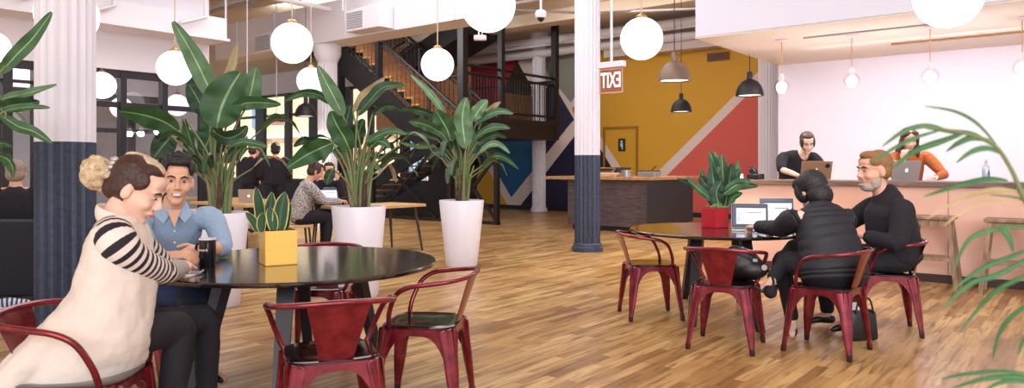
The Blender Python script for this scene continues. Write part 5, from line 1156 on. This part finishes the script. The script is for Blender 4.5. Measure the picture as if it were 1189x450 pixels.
# ================================================================ things on the kitchen island
KZ = 1.06
t = thing('griddle', 'dark two-handled griddle on the kitchen island by the coral wall', 'cookware', R(-1.15, 10.9, KZ), RA)
b = B(); b.box((0, 0, .05), (.38, .3, .1), bev=.01); obj('body', b, M['steel'], t, False); b = B(); b.box((0, 0, .11), (.34, .27, .02), bev=.006); obj('plate', b, M['blackgloss'], t, False)
b = B(); b.tube([(.1, -.1, .12), (.16, -.1, .18), (.2, -.1, .2)], .012, seg=8); obj('handle', b, M['black'], t)
t = thing('steel_canister', 'round steel canister on the kitchen island', 'container', R(-1.5, 10.6, KZ), 0)
b = B(); b.lathe([(.1, 0), (.1, .12), (.095, .125), (.02, .135)], seg=28); obj('body', b, M['steel'], t); b = B(); b.lathe([(.015, .13), (.02, .16), (.01, .165)], seg=14); obj('knob', b, M['black'], t)
t = thing('food_tray', 'pale wooden tray on the kitchen island beside the canister', 'tray', R(-1.9, 10.55, KZ), RA)
b = B(); b.box((0, 0, .03), (.5, .26, .06), bev=.008); obj('box', b, M['oak'], t, False); b = B(); b.box((0, 0, .068), (.44, .2, .012)); obj('cover', b, M['paper'], t, False)
t = thing('stove_pot', 'brass coloured pot rack on the kitchen island below the restroom sign', 'cookware', R(-2.2, 10.95, KZ), RA)
b = B(); b.lathe([(.15, 0), (.16, .1), (.16, .11), (.14, .11)], seg=28); obj('pot', b, M['ventbrown'], t)
b = B(); b.tube([(-.16, 0, .09), (-.22, 0, .12), (-.2, 0, .16), (.2, 0, .16), (.22, 0, .12), (.16, 0, .09)], .012, seg=8, sub=3); obj('handle', b, M['brass'], t)
t = thing('stove_hood_box', 'dark grey box standing on the left end of the kitchen island', 'appliance', R(-2.5, 11.7, KZ), RA)
b = B(); b.box((0, 0, .09), (.7, .5, .18), bev=.01); obj('body', b, M['cabinet'], t, False); b = B(); b.box((0, -.255, .09), (.6, .01, .12)); obj('panel', b, M['black'], t, False)

# ================================================================ black bag on the chair
t = thing('handbag', 'slouching black bag with a pom-pom on the seat of the armchair', 'bag', (1.60, 5.25, .452), math.radians(-20))
b = B(); b.ell((.02, .0, .11), (.17, .11, .12), lev=3, fn=lambda p: V(p.x * (1 - .15 * p.z), p.y, p.z)); b.ell((.1, -.03, .075), (.13, .09, .075), lev=3); b.ell((-.09, .02, .09), (.09, .09, .085), lev=3); remesh(obj('bag_body', b, M['bagblack'], t), .009, 2)
b = B(); b.tube([(-.08, -.05, .18), (.0, -.12, .24), (.1, -.12, .2), (.2, -.08, .12), (.26, -.06, .0), (.22, -.08, -.08), (.12, -.11, -.02)], .009, seg=8, sub=5, side=(0, 1, 0)); obj('strap', b, M['bagblack'], t)
b = B(); b.ell((.24, -.09, -.07), (.045, .045, .045), lev=3); obj('pom_pom', b, M['blackfab'], t)
b = B(); b.rod((.2, -.095, .1), (.2, -.105, .1), .02, seg=14); b.box((.14, -.12, .15), (.03, .006, .02)); obj('buckle', b, M['steel'], t)
# papers/bag under the woman
t = thing('tote_bag', 'dark tote bag with papers on the floor under the table further back', 'bag', (2.52, 5.30, 0), math.radians(10)); b = B(); b.box((0, 0, .11), (.24, .12, .22), bev=.03, taper=.85); obj('body', b, M['bagblack'], t)
b = B(); b.box((-.04, 0, .2), (.12, .03, .14)); obj('papers', b, M['paper'], t, False); b = B(); b.tube([(-.07, -.05, .2), (-.04, -.05, .3), (.04, -.05, .3), (.07, -.05, .2)], .007, seg=8, sub=4); obj('handle', b, M['bagblack'], t)

# ================================================================ background furniture
t = thing('sofa', 'high backed dark navy sofa at the left edge, seen from behind', 'sofa', (-5.1, 6.85, 0), math.radians(-4))
b = B(); b.box((0, .0, .41), (1.7, .2, .70), bev=.05); obj('backrest', b, M['sofa'], t); b = B(); b.box((0, .42, .30), (1.66, .72, .26), bev=.05); obj('seat_cushion', b, M['sofa'], t)
for s in (-1, 1): b = B(); b.box((s * .8, .4, .4), (.14, .75, .5), bev=.04); obj('armrest', b, M['sofa'], t)
for x, y in ((-.75, -.02), (.75, -.02), (-.75, .7), (.75, .7)): b = B(); b.rod((x, y, 0), (x, y, .18), .02); obj('leg', b, M['black'], t)
t = thing('shoe', 'blue and white striped shoe on the floor at the left edge below the sofa', 'shoe', (-4.42, 6.5, 0), math.radians(30)); b = B(); b.tube([(-.11, 0, .045), (-.04, 0, .05), (.06, 0, .04), (.13, 0, .03)], [(.034, .04), (.04, .045), (.045, .035), (.03, .02)], seg=14, sub=4, side=(0, 1, 0)); obj('upper', b, M['stripe_shoe'], t)
b = B(); b.box((.01, 0, .008), (.26, .085, .016), bev=.005); obj('sole', b, M['white'], t, False)
def oak_table(label, c, L_, w_, rot, z=.7):
    t = thing('oak_table', label, 'table', c, rot, 'oak work tables'); b = B(); b.box((0, 0, z - .02), (w_, L_, .04), bev=.004); obj('tabletop', b, M['oak'], t, False)
    for sx in (-1, 1):
        for sy in (-1, 1): b = B(); b.rod((sx * (w_ / 2 - .04), sy * (L_ / 2 - .04), 0), (sx * (w_ / 2 - .1), sy * (L_ / 2 - .14), z - .04), .016, r2=.024); obj('leg', b, M['trunk'], t)
    return t
oak_table('oak table with the speckled knit person, in front of the stairs', (-2.0, 10.68, 0), 1.35, .75, RA)
oak_table('oak desk behind the first tall plant, holding an open laptop', (-4.25, 11.4, 0), 1.6, .75, RA + PI / 2)
oak_table('oak desk far back by the standing people in black', (-5.2, 12.9, 0), 2.0, .7, RA + PI / 2)
laptop('open laptop on the oak table beside the dark cup', (-2.72, 10.95, .70), math.radians(-150 + 180), M['alu'], .34, .24, 110, 1)
laptop('silver laptop with a lit logo on the oak desk behind the snake plant', (-4.02, 11.25, .70), math.radians(190), M['alu'], .30, .21, 110)
t = thing('paper_cup', 'dark cup on the oak table by the water bottle', 'cup', (-2.42, 10.55, .70)); b = B(); b.lathe([(.03, 0), (.04, .1), (.036, .1), (.028, .01), (.001, .01)], seg=20, close=False); obj('cup', b, M['mugblack'], t); b = B(); b.lathe([(.042, .1), (.042, .11), (.03, .115)], seg=20); obj('lid', b, M['black'], t)
t = thing('water_bottle', 'clear water bottle on the oak table behind the middle plant', 'bottle', (-2.30, 10.45, .70)); b = B(); b.lathe([(.001, 0), (.034, .002), (.036, .14), (.015, .18), (.015, .2)], seg=20, close=False); obj('body', b, M['bottleglass'], t); b = B(); b.lathe([(.001, .04), (.0365, .04), (.0365, .1), (.001, .1)], seg=20, close=False); obj('label', b, M['bluemark'], t); b = B(); b.lathe([(.017, .195), (.017, .215)], seg=14); obj('cap', b, M['white'], t)
def simple_chair(label, c, rot, m='oak'):
    t = thing('wooden_chair', label, 'chair', c, rot, 'bent wood chairs'); b = B(); b.box((0, 0, .44), (.42, .42, .03), bev=.01); obj('seat', b, M[m], t)
    b = B(); b.tube([(-.2, -.18, .62), (-.14, -.23, .66), (0, -.25, .67), (.14, -.23, .66), (.2, -.18, .62)], [(.012, .02)] * 5, seg=8, sub=3, side=(0, 0, 1)); obj('back_rail', b, M[m], t)
    for sx in (-1, 1):
        b = B(); b.rod((sx * .2, -.19, .62), (sx * .18, -.18, .44), .012); obj('back_post', b, M['black'], t)
        for sy in (-1, 1): b = B(); b.rod((sx * .2, sy * .2, 0), (sx * .16, sy * .16, .43), .012, r2=.016); obj('leg', b, M['black'], t)
simple_chair('bent wood chair under the person in the speckled knit', (-3.0, 10.12, 0), math.radians(25 - 90)); simple_chair('bent wood chair of the person across the long oak table', (-2.9, 11.45, 0), math.radians(-70 - 90), 'trunk')

t = thing('exit_sign', 'small far red lettered exit sign hanging by the window posts at the back', 'sign', W(321, 140, 16), 0)
b = B(); b.box((0, 0, 0), (.36, .04, .2), bev=.005); obj('housing', b, M['white'], t, False)
b = text_mesh('EXIT', .15, .002); b.b.transform(Matrix.Translation((0, -.024, 0)) @ Matrix.Rotation(PI / 2, 4, 'X') @ Matrix.Diagonal((.8, 1.1, 1, 1))); obj('lettering', b, mat('exit_letters_red', (220, 40, 40), .5, emit=(230, 40, 40), estr=.6), t, False)
b = B(); b.rod((0, 0, .1), (0, 0, ZC - W(321, 140, 16).z), .01); obj('rod', b, M['white'], t)
